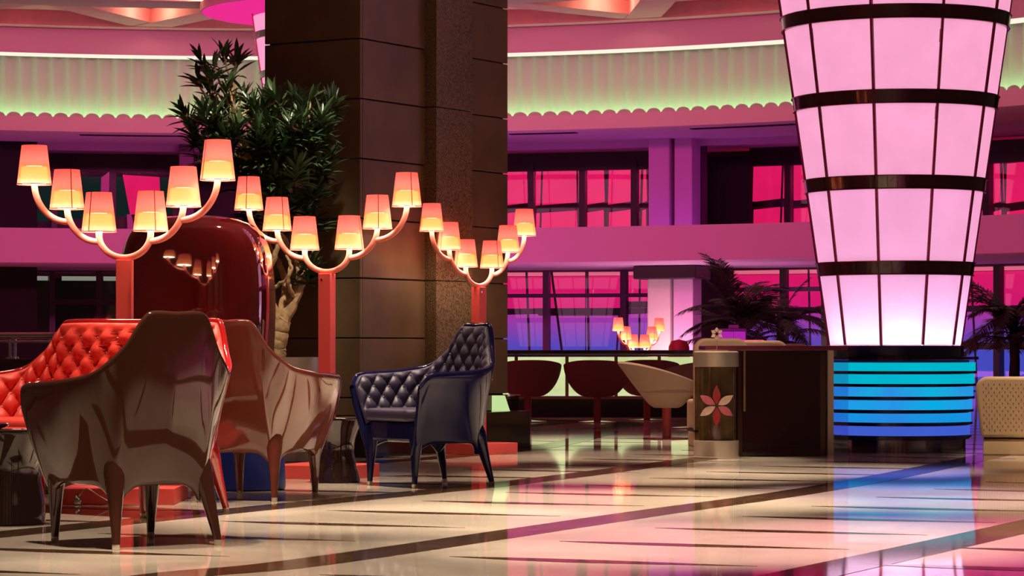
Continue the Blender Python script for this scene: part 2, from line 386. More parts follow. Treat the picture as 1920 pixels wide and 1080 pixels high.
def px_angle(px, R):
    """bearing on the circle of radius R seen in direction px of the photograph"""
    k = (px - 960) / F; A = k * k + 1; B = -2 * (k * CX + CY); Cc = CX * CX + CY * CY - R * R
    d = (-B + math.sqrt(B * B - 4 * A * Cc)) / (2 * A); return math.atan2(k * d - CX, d - CY)

wall_back = obj('wall_back', arc_rect(24.0, 24.3, 0, 7.6), M['darkwall'], kind='structure', smooth=True)
t1 = obj('trim_1', arc_solid([(17.0, 2.42), (17.05, 2.39), (22.6, 2.42), (22.6, 2.62), (17.14, 2.62), (17.14, 3.06), (17.0, 3.06)]), M['violet'], kind='structure', smooth=True)   # balcony front and slab
t2 = obj('trim_2', arc_solid([(17.0, 4.86), (17.05, 4.84), (22.6, 4.80), (22.6, 5.0), (17.14, 5.0), (17.14, 5.13), (17.0, 5.13)]), M['plaster'], kind='structure', smooth=True)   # cornice and soffit
obj('soffit_slot', arc_rect(17.35, 17.55, 4.826, 4.84, a0=px_angle(955, 17.4), a1=px_angle(1080, 17.4), n=12), M['core'], t2)
obj('soffit_slot', arc_rect(17.35, 17.55, 4.826, 4.84, a0=px_angle(1295, 17.4), a1=px_angle(1490, 17.4), n=12), M['core'], t2)
obj('soffit_slot', arc_rect(17.35, 17.55, 4.826, 4.84, a0=px_angle(150, 17.4), a1=px_angle(340, 17.4), n=12), M['core'], t2)
obj('soffit_rib', arc_rect(19.6, 19.75, 4.70, 4.84), M['violet'], t2, smooth=True)
t3 = obj('trim_3', arc_rect(16.95, 18.2, 6.30, 6.76), M['plaster'], kind='structure', smooth=True)            # ring beam above the fluted wall
obj('led_line', arc_rect(16.96, 17.34, 6.272, 6.298), M['cream_led'], t3, smooth=True)
wall_f = obj('wall_fluted', arc_rect(17.66, 17.8, 5.0, 6.4), M['plaster'], kind='structure', smooth=True)
pitch = .295 / 17.5
fl = MB(); pr = []
for k in range(11):
    u = -1 + 2 * k / 10; pr.append((.1475 * u, .105 * math.cos(u * PI / 2) ** .8 if abs(u) < 1 else 0))
fl.prism(pr + [(.1475, .135), (-.1475, .135)], 5.0, 6.34); fl_me = fl.mesh('flute', True, 50)
sc_ = MB(); vs = []
scp = [(-.13 * math.cos(PI * k / 8), .085 * math.sin(PI * k / 8)) for k in range(9)]
n = len(scp); sc_.add([(x, -.012, z) for x, z in scp] + [(x, .012, z) for x, z in scp],
                      [tuple(range(n)), tuple(range(n, 2 * n))[::-1]] + [(i, i + 1, n + i + 1, n + i) for i in range(n - 1)] + [(n - 1, 0, n, 2 * n - 1)])
sc_me = sc_.mesh('scallop')
kA, kB = int(px_angle(-620, 17.5) / pitch), int(px_angle(2350, 17.5) / pitch)
for k in range(kA, kB + 1):
    a = k * pitch; p = onarc(17.52, a, 0)
    obj('flute', fl_me, M['flute'], wall_f, loc=p, rotz=-a)
    obj('scallop', sc_me, M['flute'], t2, loc=onarc(17.07, a, 5.125), rotz=-a)
obj('cove_light', arc_rect(17.34, 17.42, 5.04, 5.08), M['cove'], t2, smooth=True)

ceil = obj('ceiling', MB().box(-22, 14, 15, 55, 7.03, 7.2), M['plaster_beam'], kind='structure')
def beam(pts, wid, z0=6.78, z1=7.03):
    P = hermite(np.arange(len(pts)), np.array(pts, float), np.linspace(0, len(pts) - 1, 22))
    T = np.gradient(P, axis=0); T /= np.linalg.norm(T, axis=1, keepdims=True); N = np.stack([T[:, 1], -T[:, 0]], 1)
    L = P - N * wid / 2; R = P + N * wid / 2; m = len(P); vs = []; fs = []
    for i in range(m): vs += [(*L[i], z0), (*R[i], z0), (*R[i], z1), (*L[i], z1)]
    for i in range(m - 1):
        for j in range(4): fs.append((i * 4 + j, i * 4 + (j + 1) % 4, i * 4 + 4 + (j + 1) % 4, i * 4 + 4 + j))
    fs += [(3, 2, 1, 0), tuple((m - 1) * 4 + j for j in range(4))]
    return MB().add(vs, fs)
obj('ring_beam', arc_rect(16.5, 17.6, 6.765, 7.03), M['plaster_beam'], ceil, smooth=True)
for a_deg in range(-56, 74, 16):
    for sgn in (1, -1):
        a = math.radians(a_deg); pts = []
        for t in range(5):
            r = 6 + 10.6 * t / 4; aa = a + sgn * math.radians(30) * (1 - t / 4) ** 1.2
            q = onarc(r, aa); pts.append((q.x, q.y))
        obj('ceiling_beam', beam(pts, .62, 6.78 if sgn > 0 else 6.793), M['plaster_beam'], ceil)
obj('ceiling_ring', arc_rect(12.6, 13.6, 6.76, 7.03), M['flute'], ceil, smooth=True)
for a_deg in range(-40, 64, 8):
    for rr in (15.1, 12.4):
        q = onarc(rr, math.radians(a_deg + (4 if rr < 14 else 0)), 6.93)
        l = bpy.data.lights.new('cove_lamp', 'POINT'); l.energy = (22 if (a_deg // 8) % 2 else 7); l.color = (1, .42, .24) if (a_deg // 8) % 2 else (1, .12, .2); l.shadow_soft_size = .06
        o = bpy.data.objects.new('cove_lamp', l); C.objects.link(o); o.location = q

# ------------------------------------------------------------------ gallery windows (upper and lower), pilasters
RW = 22.0
def on_wall(parent_name, name, px0, px1, z0, z1, R, th, m, parent, tilt0=0, tilt1=0, dz0=0, dz1=0, kind=None):
    """a thin board on the window circle between two bearings; tilts skew its side edges"""
    a0, a1 = px_angle(px0, R), px_angle(px1, R)
    b0, b1 = px_angle(px0 + tilt0, R), px_angle(px1 + tilt1, R)
    vs = [onarc(R, a0, z0), onarc(R, a1, z0 + dz0), onarc(R, b1, z1 + dz1), onarc(R, b0, z1),
          onarc(R + th, a0, z0), onarc(R + th, a1, z0 + dz0), onarc(R + th, b1, z1 + dz1), onarc(R + th, b0, z1)]
    return obj(name, MB().add(vs, [(0, 1, 2, 3), (7, 6, 5, 4), (0, 4, 5, 1), (1, 5, 6, 2), (2, 6, 7, 3), (3, 7, 4, 0)]), m, parent)
def zz(y, d=55.0): return CAMZ + (651 - y) / F * d
def bay(name, px0, px1, zlo, zhi, mulls, frame, glass, R=RW, hd=.18):
    w_ = struct(name)
    on_wall(name, 'header', px0, px1, zhi - hd, zhi + .25, R - .04, .12, frame, w_)
    for p_ in mulls: on_wall(name, 'mullion', p_ - 5.5, p_ + 5.5, zlo, zhi, R - .1, .2, frame, w_)
    ed = [px0] + [p_ for p_ in mulls if px0 + 8 < p_ < px1 - 8] + [px1]
    for a, b in zip(ed[:-1], ed[1:]): on_wall(name, 'pane', a + 1, b - 1, zlo, zhi, R + .02, .01, glass, w_)
    return w_
zU0, zU1 = 2.65, 4.72
# upper bay, centre: glowing pink boards imitate reflections in the panes
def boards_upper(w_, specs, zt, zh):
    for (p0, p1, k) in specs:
        on_wall('', 'glow_board', p0, p1, zh + .1, zt + k * .04, RW + .7, .05, M['hotpink'], w_, 2, -2, .06, .03)
        on_wall('', 'glow_board', p0 + 1, p1 - 1, 2.7, zh - .06, RW + .7, .05, M['hotpink'], w_, 1, -1, .05, .05)
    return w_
w1 = bay('window_1', 950, 1216, zU0, 4.62, [995, 1091, 1188], M['darkframe'], M['glass'])
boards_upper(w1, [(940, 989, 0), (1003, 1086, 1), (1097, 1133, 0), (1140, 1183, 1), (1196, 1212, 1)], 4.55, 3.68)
on_wall('', 'crossbar', 950, 1216, 3.66, 3.73, RW + .3, .05, M['darkframe'], w1)
on_wall('', 'muntin', 1010, 1013, 2.7, 4.6, RW + .5, .03, M['darkframe'], w1, 5, 5)
on_wall('', 'muntin', 1084, 1087, 2.7, 4.6, RW + .5, .03, M['darkframe'], w1, -4, -4)
on_wall('', 'muntin', 1134, 1139, 2.7, 4.6, RW + .5, .03, M['darkframe'], w1)
on_wall('', 'muntin', 1197, 1201, 2.7, 4.6, RW + .5, .03, M['darkframe'], w1, 5, 5)
w2 = bay('window_2', 1405, 1590, zU0, 4.62, [1476, 1560], M['darkframe'], M['glass'])
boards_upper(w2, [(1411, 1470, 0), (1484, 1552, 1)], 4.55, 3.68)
on_wall('', 'crossbar', 1405, 1560, 3.64, 3.76, RW + .3, .05, M['darkframe'], w2)
on_wall('', 'muntin', 1460, 1463, 2.7, 4.5, RW + .5, .03, M['darkframe'], w2, 6, 6)
w3 = bay('window_3', 1760, 2040, zU0, 4.5, [1848, 1950], M['darkframe'], M['glass'])
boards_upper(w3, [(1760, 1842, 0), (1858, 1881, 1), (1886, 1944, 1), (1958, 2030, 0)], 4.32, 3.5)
on_wall('', 'muntin', 1880, 1884, 2.7, 4.5, RW + .5, .03, M['darkframe'], w3, -6, -6)
# upper bay, left: dark panes, teal and pink glowing boards imitate reflections in the glass
w4 = bay('window_4', 62, 370, zU0, 4.62, [102, 212, 330], M['darkframe'], M['glass'])
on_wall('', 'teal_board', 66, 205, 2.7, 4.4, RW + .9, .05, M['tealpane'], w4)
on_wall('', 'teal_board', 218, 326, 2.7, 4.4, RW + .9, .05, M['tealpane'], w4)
on_wall('', 'glow_board', 244, 302, 3.60, 4.42, RW + .5, .05, M['hotpink'], w4, -14, -3, .03, -.04)
on_wall('', 'glow_board', 188, 205, 3.66, 4.36, RW + .5, .05, M['dimpink'], w4, 2, 0, 0, .12)
on_wall('', 'glow_board', 240, 262, 2.9, 3.6, RW + .5, .05, M['dimpink'], w4, -2, -16, 0, 0)
on_wall('', 'crossbar', 66, 330, 3.05, 3.45, RW + .85, .05, M['darkframe'], w4, 0, 0, .2, .2)
# lower bays
zL1 = 2.42
def lower_boards(w_, specs):
    for p0, p1 in specs:
        on_wall('', 'glow_board', p0, p1, zz(517), 2.40, RW + .8, .05, M['palepink'], w_, 0, 0)
        on_wall('', 'glow_board', p0, p1, zz(578), zz(518), RW + .8, .05, M['screen2'], w_, 0, 0)
        on_wall('', 'lit_curtain', p0, p1, .02, zz(590), RW + .8, .05, M['screen'], w_, 0, 0, 0, .02)
w5 = bay('window_5', 948, 1222, 0, zL1, [1023, 1168], M['purpframe'], M['glass'], hd=.03)
lower_boards(w5, [(944, 1020), (1027, 1096), (1099, 1165), (1172, 1216)])
on_wall('', 'crossbar', 950, 1215, zz(559), zz(552), RW - .06, .08, M['purpframe'], w5)
on_wall('', 'ledge', 1010, 1170, zz(592), zz(578), RW + .5, .2, M['darkframe'], w5, -10, 0)
on_wall('', 'ledge', 1174, 1215, zz(578), zz(566), RW + .5, .2, M['darkframe'], w5)
on_wall('', 'muntin', 993, 997, .02, 2.4, RW + .45, .03, M['purpframe'], w5, -8, -8)
on_wall('', 'muntin', 1060, 1064, .02, 2.4, RW + .45, .03, M['darkframe'], w5, -28, -28)
on_wall('', 'muntin', 1103, 1107, .02, 2.4, RW + .45, .03, M['darkframe'], w5, -4, -4)
on_wall('', 'muntin', 1150, 1153, .02, 1.5, RW + .45, .03, M['purpframe'], w5, 9, 9)
on_wall('', 'muntin', 1196, 1199, .02, 2.4, RW + .45, .03, M['darkframe'], w5, 2, 2)
w6 = bay('window_6', 1322, 1600, 0, zL1, [1467, 1545], M['darkframe'], M['glass'], hd=.03)
lower_boards(w6, [(1376, 1461), (1474, 1590)])
on_wall('', 'crossbar', 1322, 1590, zz(551), zz(543), RW - .06, .08, M['purpframe'], w6)
on_wall('', 'muntin', 1519, 1522, .02, 2.4, RW + .45, .03, M['purpframe'], w6, -5, -5)
w7 = bay('window_7', 1740, 2040, 0, zL1, [1868, 1980], M['darkframe'], M['glass'], hd=.03)
lower_boards(w7, [(1750, 1860), (1876, 1972), (1988, 2030)])
on_wall('', 'crossbar', 1740, 2040, zz(655), zz(643), RW - .06, .08, M['darkframe'], w7)
on_wall('', 'muntin', 1830, 1833, .02, 2.4, RW + .45, .03, M['purpframe'], w7, -12, -12)
w8 = bay('window_8', 60, 420, 0, zL1, [98, 186, 300], M['darkframe'], M['glass'], hd=.03)
on_wall('', 'crossbar', 60, 420, zz(572), zz(562), RW - .06, .08, M['darkframe'], w8)
lg = emat('blind_strip_glow', (.26, .28, .20), 1.0)  # light on the blind rails painted as emission
for p0, p1 in ((66, 90), (116, 180), (194, 290)):
    on_wall('', 'blind_rail', p0, p1, zz(527), zz(519), RW + .1, .05, lg, w8)
on_wall('', 'teal_board', 66, 300, .02, 2.2, RW + .9, .05, mat('dim_back_board', (.03, .035, .03), .6), w8)
# pilasters between the bays
def pil(px, wd, z0, z1, R, m, dp, parent, name='pilaster_face'):
    a = px_angle(px, R); q = onarc(R, a, 0)
    return obj(name, MB().box(-wd / 2, wd / 2, -dp / 2, dp / 2, z0, z1), m, parent, loc=q, rotz=-a, bevel=.02)
p1 = struct('trim_4')
pil(1243, .42, 2.6, 4.84, 19.4, M['violet'], .5, p1); pil(1289, .36, 2.6, 4.84, 19.5, M['violet'], .5, p1)
pil(1266, .80, 2.6, 4.84, 20.0, M['violet'], .4, p1); pil(1312, .22, 2.6, 4.84, 20.2, M['purpframe'], .3, p1)
pil(1243, .46, 0, 2.3, 19.4, M['plaster'], .5, p1); pil(1289, .40, 0, 2.3, 19.5, M['violet'], .5, p1)
pil(1266, .85, 0, 2.3, 20.0, M['violet'], .4, p1); pil(1260, 1.25, 2.14, 2.39, 19.2, M['darkframe'], .9, p1, 'capital')
pil(1368, .86, 2.6, 4.62, 21.6, M['core'], .3, p1, 'dark_infill'); pil(1345, .6, 0, 2.42, 21.6, M['darkframe'], .3, p1, 'dark_infill')
p2 = struct('trim_5')
pil(28, .80, 2.6, 4.9, 19.5, M['core'], .6, p2); pil(28, .80, 0, 2.4, 19.5, M['core'], .6, p2)
pil(350, .3, 2.6, 4.84, 19.5, M['purpframe'], .4, p2)
l = bpy.data.lights.new('column_fill', 'POINT'); l.energy = 75; l.color = (1, .70, .66); l.shadow_soft_size = .15  # point lamp added to brighten the column foot
o = bpy.data.objects.new('column_fill', l); C.objects.link(o); o.location = onarc(18.3, px_angle(1246, 18.3), .45)

# lobby end behind the eye: unseen wall, dark piers added to streak the lacquer reflections
wf = obj('wall_front', MB().box(-12, 12, -8.4, -8, 0, 6.5), M['lobbywall'], kind='structure')
for x in (-9, -5.5, -2, 1.5, 5, 8.5): obj('streak_pier', MB().box(x - .5, x + .5, -8, -7.5, 0, 6.5), M['darkwall'], wf)
area('lobby_fill', (0, -2.5, 5.6), (0, -5, 0), 8, 160, (1, .68, .45), PI, 3)  # added to light the unseen wall for reflections

# ------------------------------------------------------------------ big stone pillar
pl = thing('stone_pillar', 'huge dark square pillar of stone panels with a granite strip', 'pillar', (-1.174, 20.6, 0), math.atan2(.858, .514))
HP = 7.02
obj('core', MB().box(.03, 2.185, .03, .88, 0, HP), M['core'], pl)
zs = [.315, .457] + [.457 + .4635 * k for k in range(1, 15)] + [7.02]
for z0, z1 in zip(zs[:-1], zs[1:]):
    a, b = z0 + .005, z1 - .005
    obj('panel', MB().box(0, .035, .0, .91, a, b), M['stone'], pl, bevel=.004, seg=1)
    obj('panel', MB().box(.037, .93, 0, .03, a, b), M['stone'], pl, bevel=.004, seg=1)
    obj('panel', MB().box(1.50, 2.215, 0, .03, a, b), M['stone'], pl, bevel=.004, seg=1)
for z0, z1 in ((.315, 1.386), (1.386, 2.78), (2.78, 4.4), (4.4, HP)):
    obj('granite_strip', MB().box(.94, 1.49, -.10, .03, z0, z1 - .006), M['granite'], pl, bevel=.004, seg=1)
obj('plinth', MB().box(-.08, 2.32, -.16, .98, 0, .315), M['blackgranite'], pl, bevel=.006)
# small made-up glowing green block on the plinth by the right end
q = pl.matrix_basis if False else Matrix.Translation((-1.174, 20.6, 0)) @ Matrix.Rotation(math.atan2(.858, .514), 4, 'Z') @ Vector((2.02, -.09, .316))
up = thing('green_glow_block', 'low glass block with a pale green glowing face on the pillar plinth', 'lamp', q, math.radians(8))
obj('glow_face', MB().add([(-.11, -.02, 0), (.04, -.02, 0), (.0, 0, .13), (-.11, 0, .13), (-.11, .02, 0), (.04, .02, 0), (.0, .04, .13), (-.11, .04, .13)],
    [(0, 1, 2, 3), (7, 6, 5, 4), (0, 4, 5, 1), (1, 5, 6, 2), (2, 6, 7, 3), (3, 7, 4, 0)]), M['greenlite'], up)
obj('glass_side', MB().box(.045, .115, -.02, .03, 0, .13), M['smoke'], up)
obj('top_rail', MB().box(-.115, .13, -.025, .045, .131, .137), M['brass'], up)

# ------------------------------------------------------------------ lantern towers
def tower(label, loc, rot=0.0, ztop=6.57):
    t = thing('lantern_tower', label, 'light tower', loc, rot)
    r = lambda z: .535 + (z - .87) * .144
    bands = [.87, 1.487, 2.170, 2.845, 3.51]
    while bands[-1] + .665 < ztop: bands.append(bands[-1] + .668)
    bands.append(ztop); N = 10
    pm = TM
    obj('inner_lamp', MB().lathe([(.25, .95), (.25, ztop - .1)], 12), M['towercore'], t)
    for i in range(len(bands) - 1):
        z0 = bands[i] + (.05 if i else .0); z1 = bands[i + 1] - .05
        for k in range(N):
            a0 = 2 * PI * k / N + .018; a1 = 2 * PI * (k + 1) / N - .018; vs = []; n = 6
            for z in (z0, z1):
                for j in range(n + 1):
                    a = a0 + (a1 - a0) * j / n; vs.append((r(z) * math.cos(a), r(z) * math.sin(a), z))
            for z in (z0, z1):
                for j in range(n + 1):
                    a = a0 + (a1 - a0) * j / n; vs.append(((r(z) - .012) * math.cos(a), (r(z) - .012) * math.sin(a), z))
            m_ = n + 1; fs = [(j, j + 1, m_ + j + 1, m_ + j) for j in range(n)] + [(2 * m_ + j, 3 * m_ + j, 3 * m_ + j + 1, 2 * m_ + j + 1) for j in range(n)]
            fs += [(j, 2 * m_ + j, 2 * m_ + j + 1, j + 1) for j in range(n)] + [(m_ + j, m_ + j + 1, 3 * m_ + j + 1, 3 * m_ + j) for j in range(n)]
            fs += [(0, m_, 3 * m_, 2 * m_), (n, 2 * m_ + n, 3 * m_ + n, m_ + n)]
            obj('panel', MB().add(vs, fs), pm[min(i, len(pm) - 1)], t, smooth=True)
        if i:
            zb = bands[i]
            obj('band', MB().lathe([(r(zb) - .02, zb - .05), (r(zb) + .012, zb - .05), (r(zb) + .027, zb + .05), (r(zb) - .02, zb + .05), (r(zb) - .02, zb - .05)], 40, caps=False), M['towerframe'], t, smooth=True)
            for s_ in (-.055, .05):
                zz_ = zb + s_; obj('band_edge', MB().lathe([(r(zz_) - .01, zz_), (r(zz_) + .03, zz_), (r(zz_) + .03, zz_ + .007), (r(zz_) - .01, zz_ + .007), (r(zz_) - .01, zz_)], 40, caps=False), M['towertrim'], t)
    for k in range(N):
        a = 2 * PI * k / N; pts = [((r(z) + .006) * math.cos(a), (r(z) + .006) * math.sin(a), z) for z in (bands[0], ztop)]
        obj('mullion', MB().tube(pts, .0125, 6), M['towertrim'], t)
    obj('collar', MB().lathe([(.56, .7725), (.56, .862), (.53, .87)], 40), M['cobaltband'], t, smooth=True)
    return t
M['towercore'] = emat('tower_core_glow', (1, .35, .6), 0.05)
M['towertrim'] = mat('tower_trim_metal', (.26, .025, .06), .2, metal=.5)
def panel_mat(name, col, es):
    m = bpy.data.materials.new(name); m.use_nodes = True; nt = m.node_tree
    for n_ in list(nt.nodes): nt.nodes.remove(n_)
    out = nt.nodes.new('ShaderNodeOutputMaterial'); e = nt.nodes.new('ShaderNodeEmission'); e.inputs[1].default_value = es
    tc = nt.nodes.new('ShaderNodeTexCoord'); n_ = nt.nodes.new('ShaderNodeTexNoise'); n_.inputs['Scale'].default_value = 3.2; n_.inputs['Detail'].default_value = 8; n_.inputs['Roughness'].default_value = .7
    r_ = nt.nodes.new('ShaderNodeValToRGB'); r_.color_ramp.elements[0].position = .25; r_.color_ramp.elements[1].position = .75
    r_.color_ramp.elements[0].color = (*[c * .84 for c in col], 1); r_.color_ramp.elements[1].color = (*[min(1, c * 1.08) for c in col], 1)
    nt.links.new(tc.outputs['Object'], n_.inputs['Vector']); nt.links.new(n_.outputs['Fac'], r_.inputs[0]); nt.links.new(r_.outputs[0], e.inputs[0])
    tl = nt.nodes.new('ShaderNodeBsdfTranslucent'); tl.inputs[0].default_value = (.5, .46, .5, 1)
    ad = nt.nodes.new('ShaderNodeAddShader'); nt.links.new(e.outputs[0], ad.inputs[0]); nt.links.new(tl.outputs[0], ad.inputs[1])
    nt.links.new(ad.outputs[0], out.inputs[0]); return m
TM = [panel_mat('tower_panel_low', (.90, .36, .66), .56), panel_mat('tower_panel', (.92, .37, .62), .61), panel_mat('tower_panel_up', (.95, .38, .59), .62)]
tw = tower('pink lit glass lantern tower flaring upward above the blue bar', (3.16, 22.0, 0), math.radians(-90 - 20))
tower('pink lantern tower mostly hidden behind the dark pillar, near the round ceiling disc', (-3.12, 46.0, 0), .2)
l = bpy.data.lights.new('tower_uplight', 'POINT'); l.energy = 14; l.color = (1, .9, 1); l.shadow_soft_size = .1
o = bpy.data.objects.new('tower_uplight', l); C.objects.link(o); o.location = (3.16, 21.72, .93)
for k, (px_, py_) in enumerate(((.26, 0), (-.26, 0))):
    l = bpy.data.lights.new('tower_uplight', 'POINT'); l.energy = 8; l.color = (1, .9, 1); l.shadow_soft_size = .1
    o = bpy.data.objects.new('tower_uplight', l); C.objects.link(o); o.location = (3.16 + px_, 21.85, .93)
dsc = obj('ceiling_disc', MB().lathe([(2.25, 6.60), (2.25, 6.74), (.0, 6.74)], 64, (-3.12, 46.0)), M['plaster'], ceil, smooth=True)
obj('glow_disc', MB().lathe([(0, 6.585), (2.12, 6.585), (2.25, 6.605), (0, 6.605)], 64, (-3.12, 46.0)), M['pinkdisc'], ceil, smooth=True)  # tower glow on the disc painted as emission

# ------------------------------------------------------------------ blue lit bar around the tower
bar = thing('blue_bar', 'round bar front of glowing cyan and blue slats below the pink tower', 'bar', (3.16, 22.0, 0))
BL = [((.0, .50, .64), 1.0), ((.0, .49, .66), 1.0), ((.0, .47, .72), 1.0), ((.0, .43, .78), 1.0), ((.0, .34, .80), .95), ((.055, .12, .68), .95)]
d_ = 21.36
rows = [(680, 696), (702, 720), (726, 744), (751, 769), (776, 793), (800, 818)]
for i, (ya, yb) in enumerate(rows):
    z1 = CAMZ - (ya - 651) / F * d_; z0 = CAMZ - (yb - 651) / F * d_; r_ = .655 - .009 * i
    m_ = emat('lit_slat_' + 'abcdef'[i], BL[i][0], BL[i][1], .3 if i in (2, 3, 4) else .12, 2.2, (.03, .22, .78) if i in (2, 3, 4) else None)
    obj('lit_slat', MB().lathe([(r_ - .03, z0), (r_, z0), (r_, z1), (r_ - .03, z1), (r_ - .03, z0)], 64, caps=False), m_, bar, smooth=True)
    obj('shelf', MB().lathe([(.36, z0 - .022), (r_ + .012, z0 - .022), (r_ + .012, z0 - .002), (.36, z0 - .002), (.36, z0 - .022)], 64, caps=False), M['cobaltband'], bar, smooth=True)
obj('drum', MB().lathe([(.605, .10), (.605, .745)], 48), M['cobaltband'], bar, smooth=True)
obj('top', MB().lathe([(.0, .75), (.68, .75), (.68, .772), (.0, .772)], 64), M['bartop'], bar, smooth=True)
obj('kick_plate', MB().lathe([(.575, 0), (.575, .105)], 48), M['chrome_dark'] if 'chrome_dark' in M else mat('dark_chrome', (.25, .2, .25), .12, metal=1.0), bar, smooth=True)
# wing counter left of the bar
def at(px, d): return (px - 960) / F * d
wc = thing('wing_counter', 'dark glossy counter with thin black top between flower pedestal and blue bar', 'counter', (0, 0, 0))
xa, xb = at(1392, 20.75), at(1558, 20.95)
obj('front_panel', MB().add([(xa, 20.75, .0), (xb, 20.95, .0), (xb, 20.95, .825), (xa, 20.75, .825), (xa, 20.79, .0), (xb, 20.99, .0), (xb, 20.99, .825), (xa, 20.79, .825)],
    [(0, 1, 2, 3), (7, 6, 5, 4), (0, 4, 5, 1), (1, 5, 6, 2), (2, 6, 7, 3), (3, 7, 4, 0)]), M['wing'], wc)
obj('side_panel', MB().add([(xa - .05, 20.74, .0), (xa, 20.75, .0), (xa, 20.75, .825), (xa - .05, 20.74, .825), (xa - .05, 21.5, .0), (xa, 21.5, .0), (xa, 21.5, .825), (xa - .05, 21.5, .825)],
    [(0, 1, 2, 3), (7, 6, 5, 4), (0, 4, 5, 1), (1, 5, 6, 2), (2, 6, 7, 3), (3, 7, 4, 0)]), mat('dark_red_brown_wood', (.05, .012, .01), .25), wc)
obj('top_slab', MB().box(at(1322, 20.6), at(1590, 20.6), 20.6, 21.3, .826, .862), mat('pink_sheen_top', (.14, .022, .045), .12, coat=.8), wc, bevel=.004)  # pink sheen from the tower put into the dark top's colour
obj('corner_post', MB().box(at(1551, 20.9), at(1562, 20.9), 20.86, 20.93, .0, .825), M['steel'], wc)
obj('trim_strip', MB().box(at(1394, 20.72), at(1398, 20.72), 20.72, 20.745, .35, .82), M['brass'], wc)
obj('glass_end', MB().box(at(1563, 20.95), at(1590, 20.95), 20.93, 20.95, .0, .82), glass_mat('end_glass', (.8, .85, 1), .08), wc)

# flower pedestal
pd = thing('flower_pedestal', 'steel banded glass drum pedestal with a six petal flower emblem', 'pedestal', (at(1343, 20.45), 20.45, 0))
obj('bottom_band', MB().lathe([(.178, 0), (.178, .012), (.172, .014), (.172, .135), (.168, .137)], 48), M['steel'], pd, smooth=True)
obj('glass_drum', MB().lathe([(.165, .137), (.165, .70)], 48), M['smoke'], pd, smooth=True)
obj('inner_column', MB().lathe([(.135, .137), (.135, .70)], 40), mat('olive_lining', (.42, .34, .20), .3, noise=.5, nscale=5), pd, smooth=True)
obj('top_band', MB().lathe([(.168, .70), (.172, .702), (.172, .812), (.16, .818)], 48), M['steel'], pd, smooth=True)
def petal(r, L, wd, ang, m, zc=.405, ac=-PI / 2 - .06):
    vs = []; n_ = 8
    for th in (r, r + .006):
        for k in range(n_ + 1):
            t = k / n_
            for s_ in (-1, 1):
                wv = wd * math.sin(PI * t ** .9) * s_ / 2; u = (.012 + L * t) * math.sin(ang) + wv * math.cos(ang); v = (.012 + L * t) * math.cos(ang) - wv * math.sin(ang)
                a = ac + u / r; vs.append((th * math.cos(a), th * math.sin(a), zc + v))
    m2 = 2 * (n_ + 1); fs = []
    for k in range(n_):
        a = 2 * k; fs.append((m2 + a, m2 + a + 1, m2 + a + 3, m2 + a + 2)); fs.append((a, a + 2, a + 3, a + 1)); fs.append((a, m2 + a, m2 + a + 2, a + 2)); fs.append((a + 1, a + 3, m2 + a + 3, m2 + a + 1))
    return obj('petal', MB().add(vs, fs), m, pd)
for ang_, key in ((.0, 'petal_red'), (60, 'petal_cream'), (120, 'petal_pink'), (180, 'petal_red'), (240, 'petal_cream'), (300, 'petal_pink')):
    o = petal(.168, .145, .058, math.radians(ang_), M[key]); o['label'] = {'petal_red': 'dark red petal', 'petal_cream': 'cream petal', 'petal_pink': 'pink petal'}[key]
fo = thing('flower_ornament', 'small cream flower on a thin stick standing on the glass pedestal', 'ornament', (at(1344, 20.4), 20.40, .818))
obj('stick', MB().tube([(0, 0, 0), (.002, 0, .10)], .0025, 6), M['stemgrey'], fo)
for k in range(6):
    a = PI / 2 + k * PI / 3; mb = MB(); pts = []
    for (u, wv) in ((.008, 0), (.03, .016), (.05, 0), (.03, -.016)): pts.append((u * math.cos(a) - wv * math.sin(a), u * math.sin(a) + wv * math.cos(a)))
    mb.add([(x, -.004, .135 + z) for x, z in pts] + [(x, .004, .135 + z) for x, z in pts], [(0, 1, 2, 3), (7, 6, 5, 4), (0, 4, 5, 1), (1, 5, 6, 2), (2, 6, 7, 3), (3, 7, 4, 0)])
    obj('petal', mb, M['stick'], fo)
ctr = MB().lathe([(0, -.009), (.012, -.007), (.013, .007), (0, .009)], 14)
ctr.v = [(x, z, y + .135) for x, y, z in ctr.v]; obj('flower_centre', ctr, M['core'], fo, smooth=True)

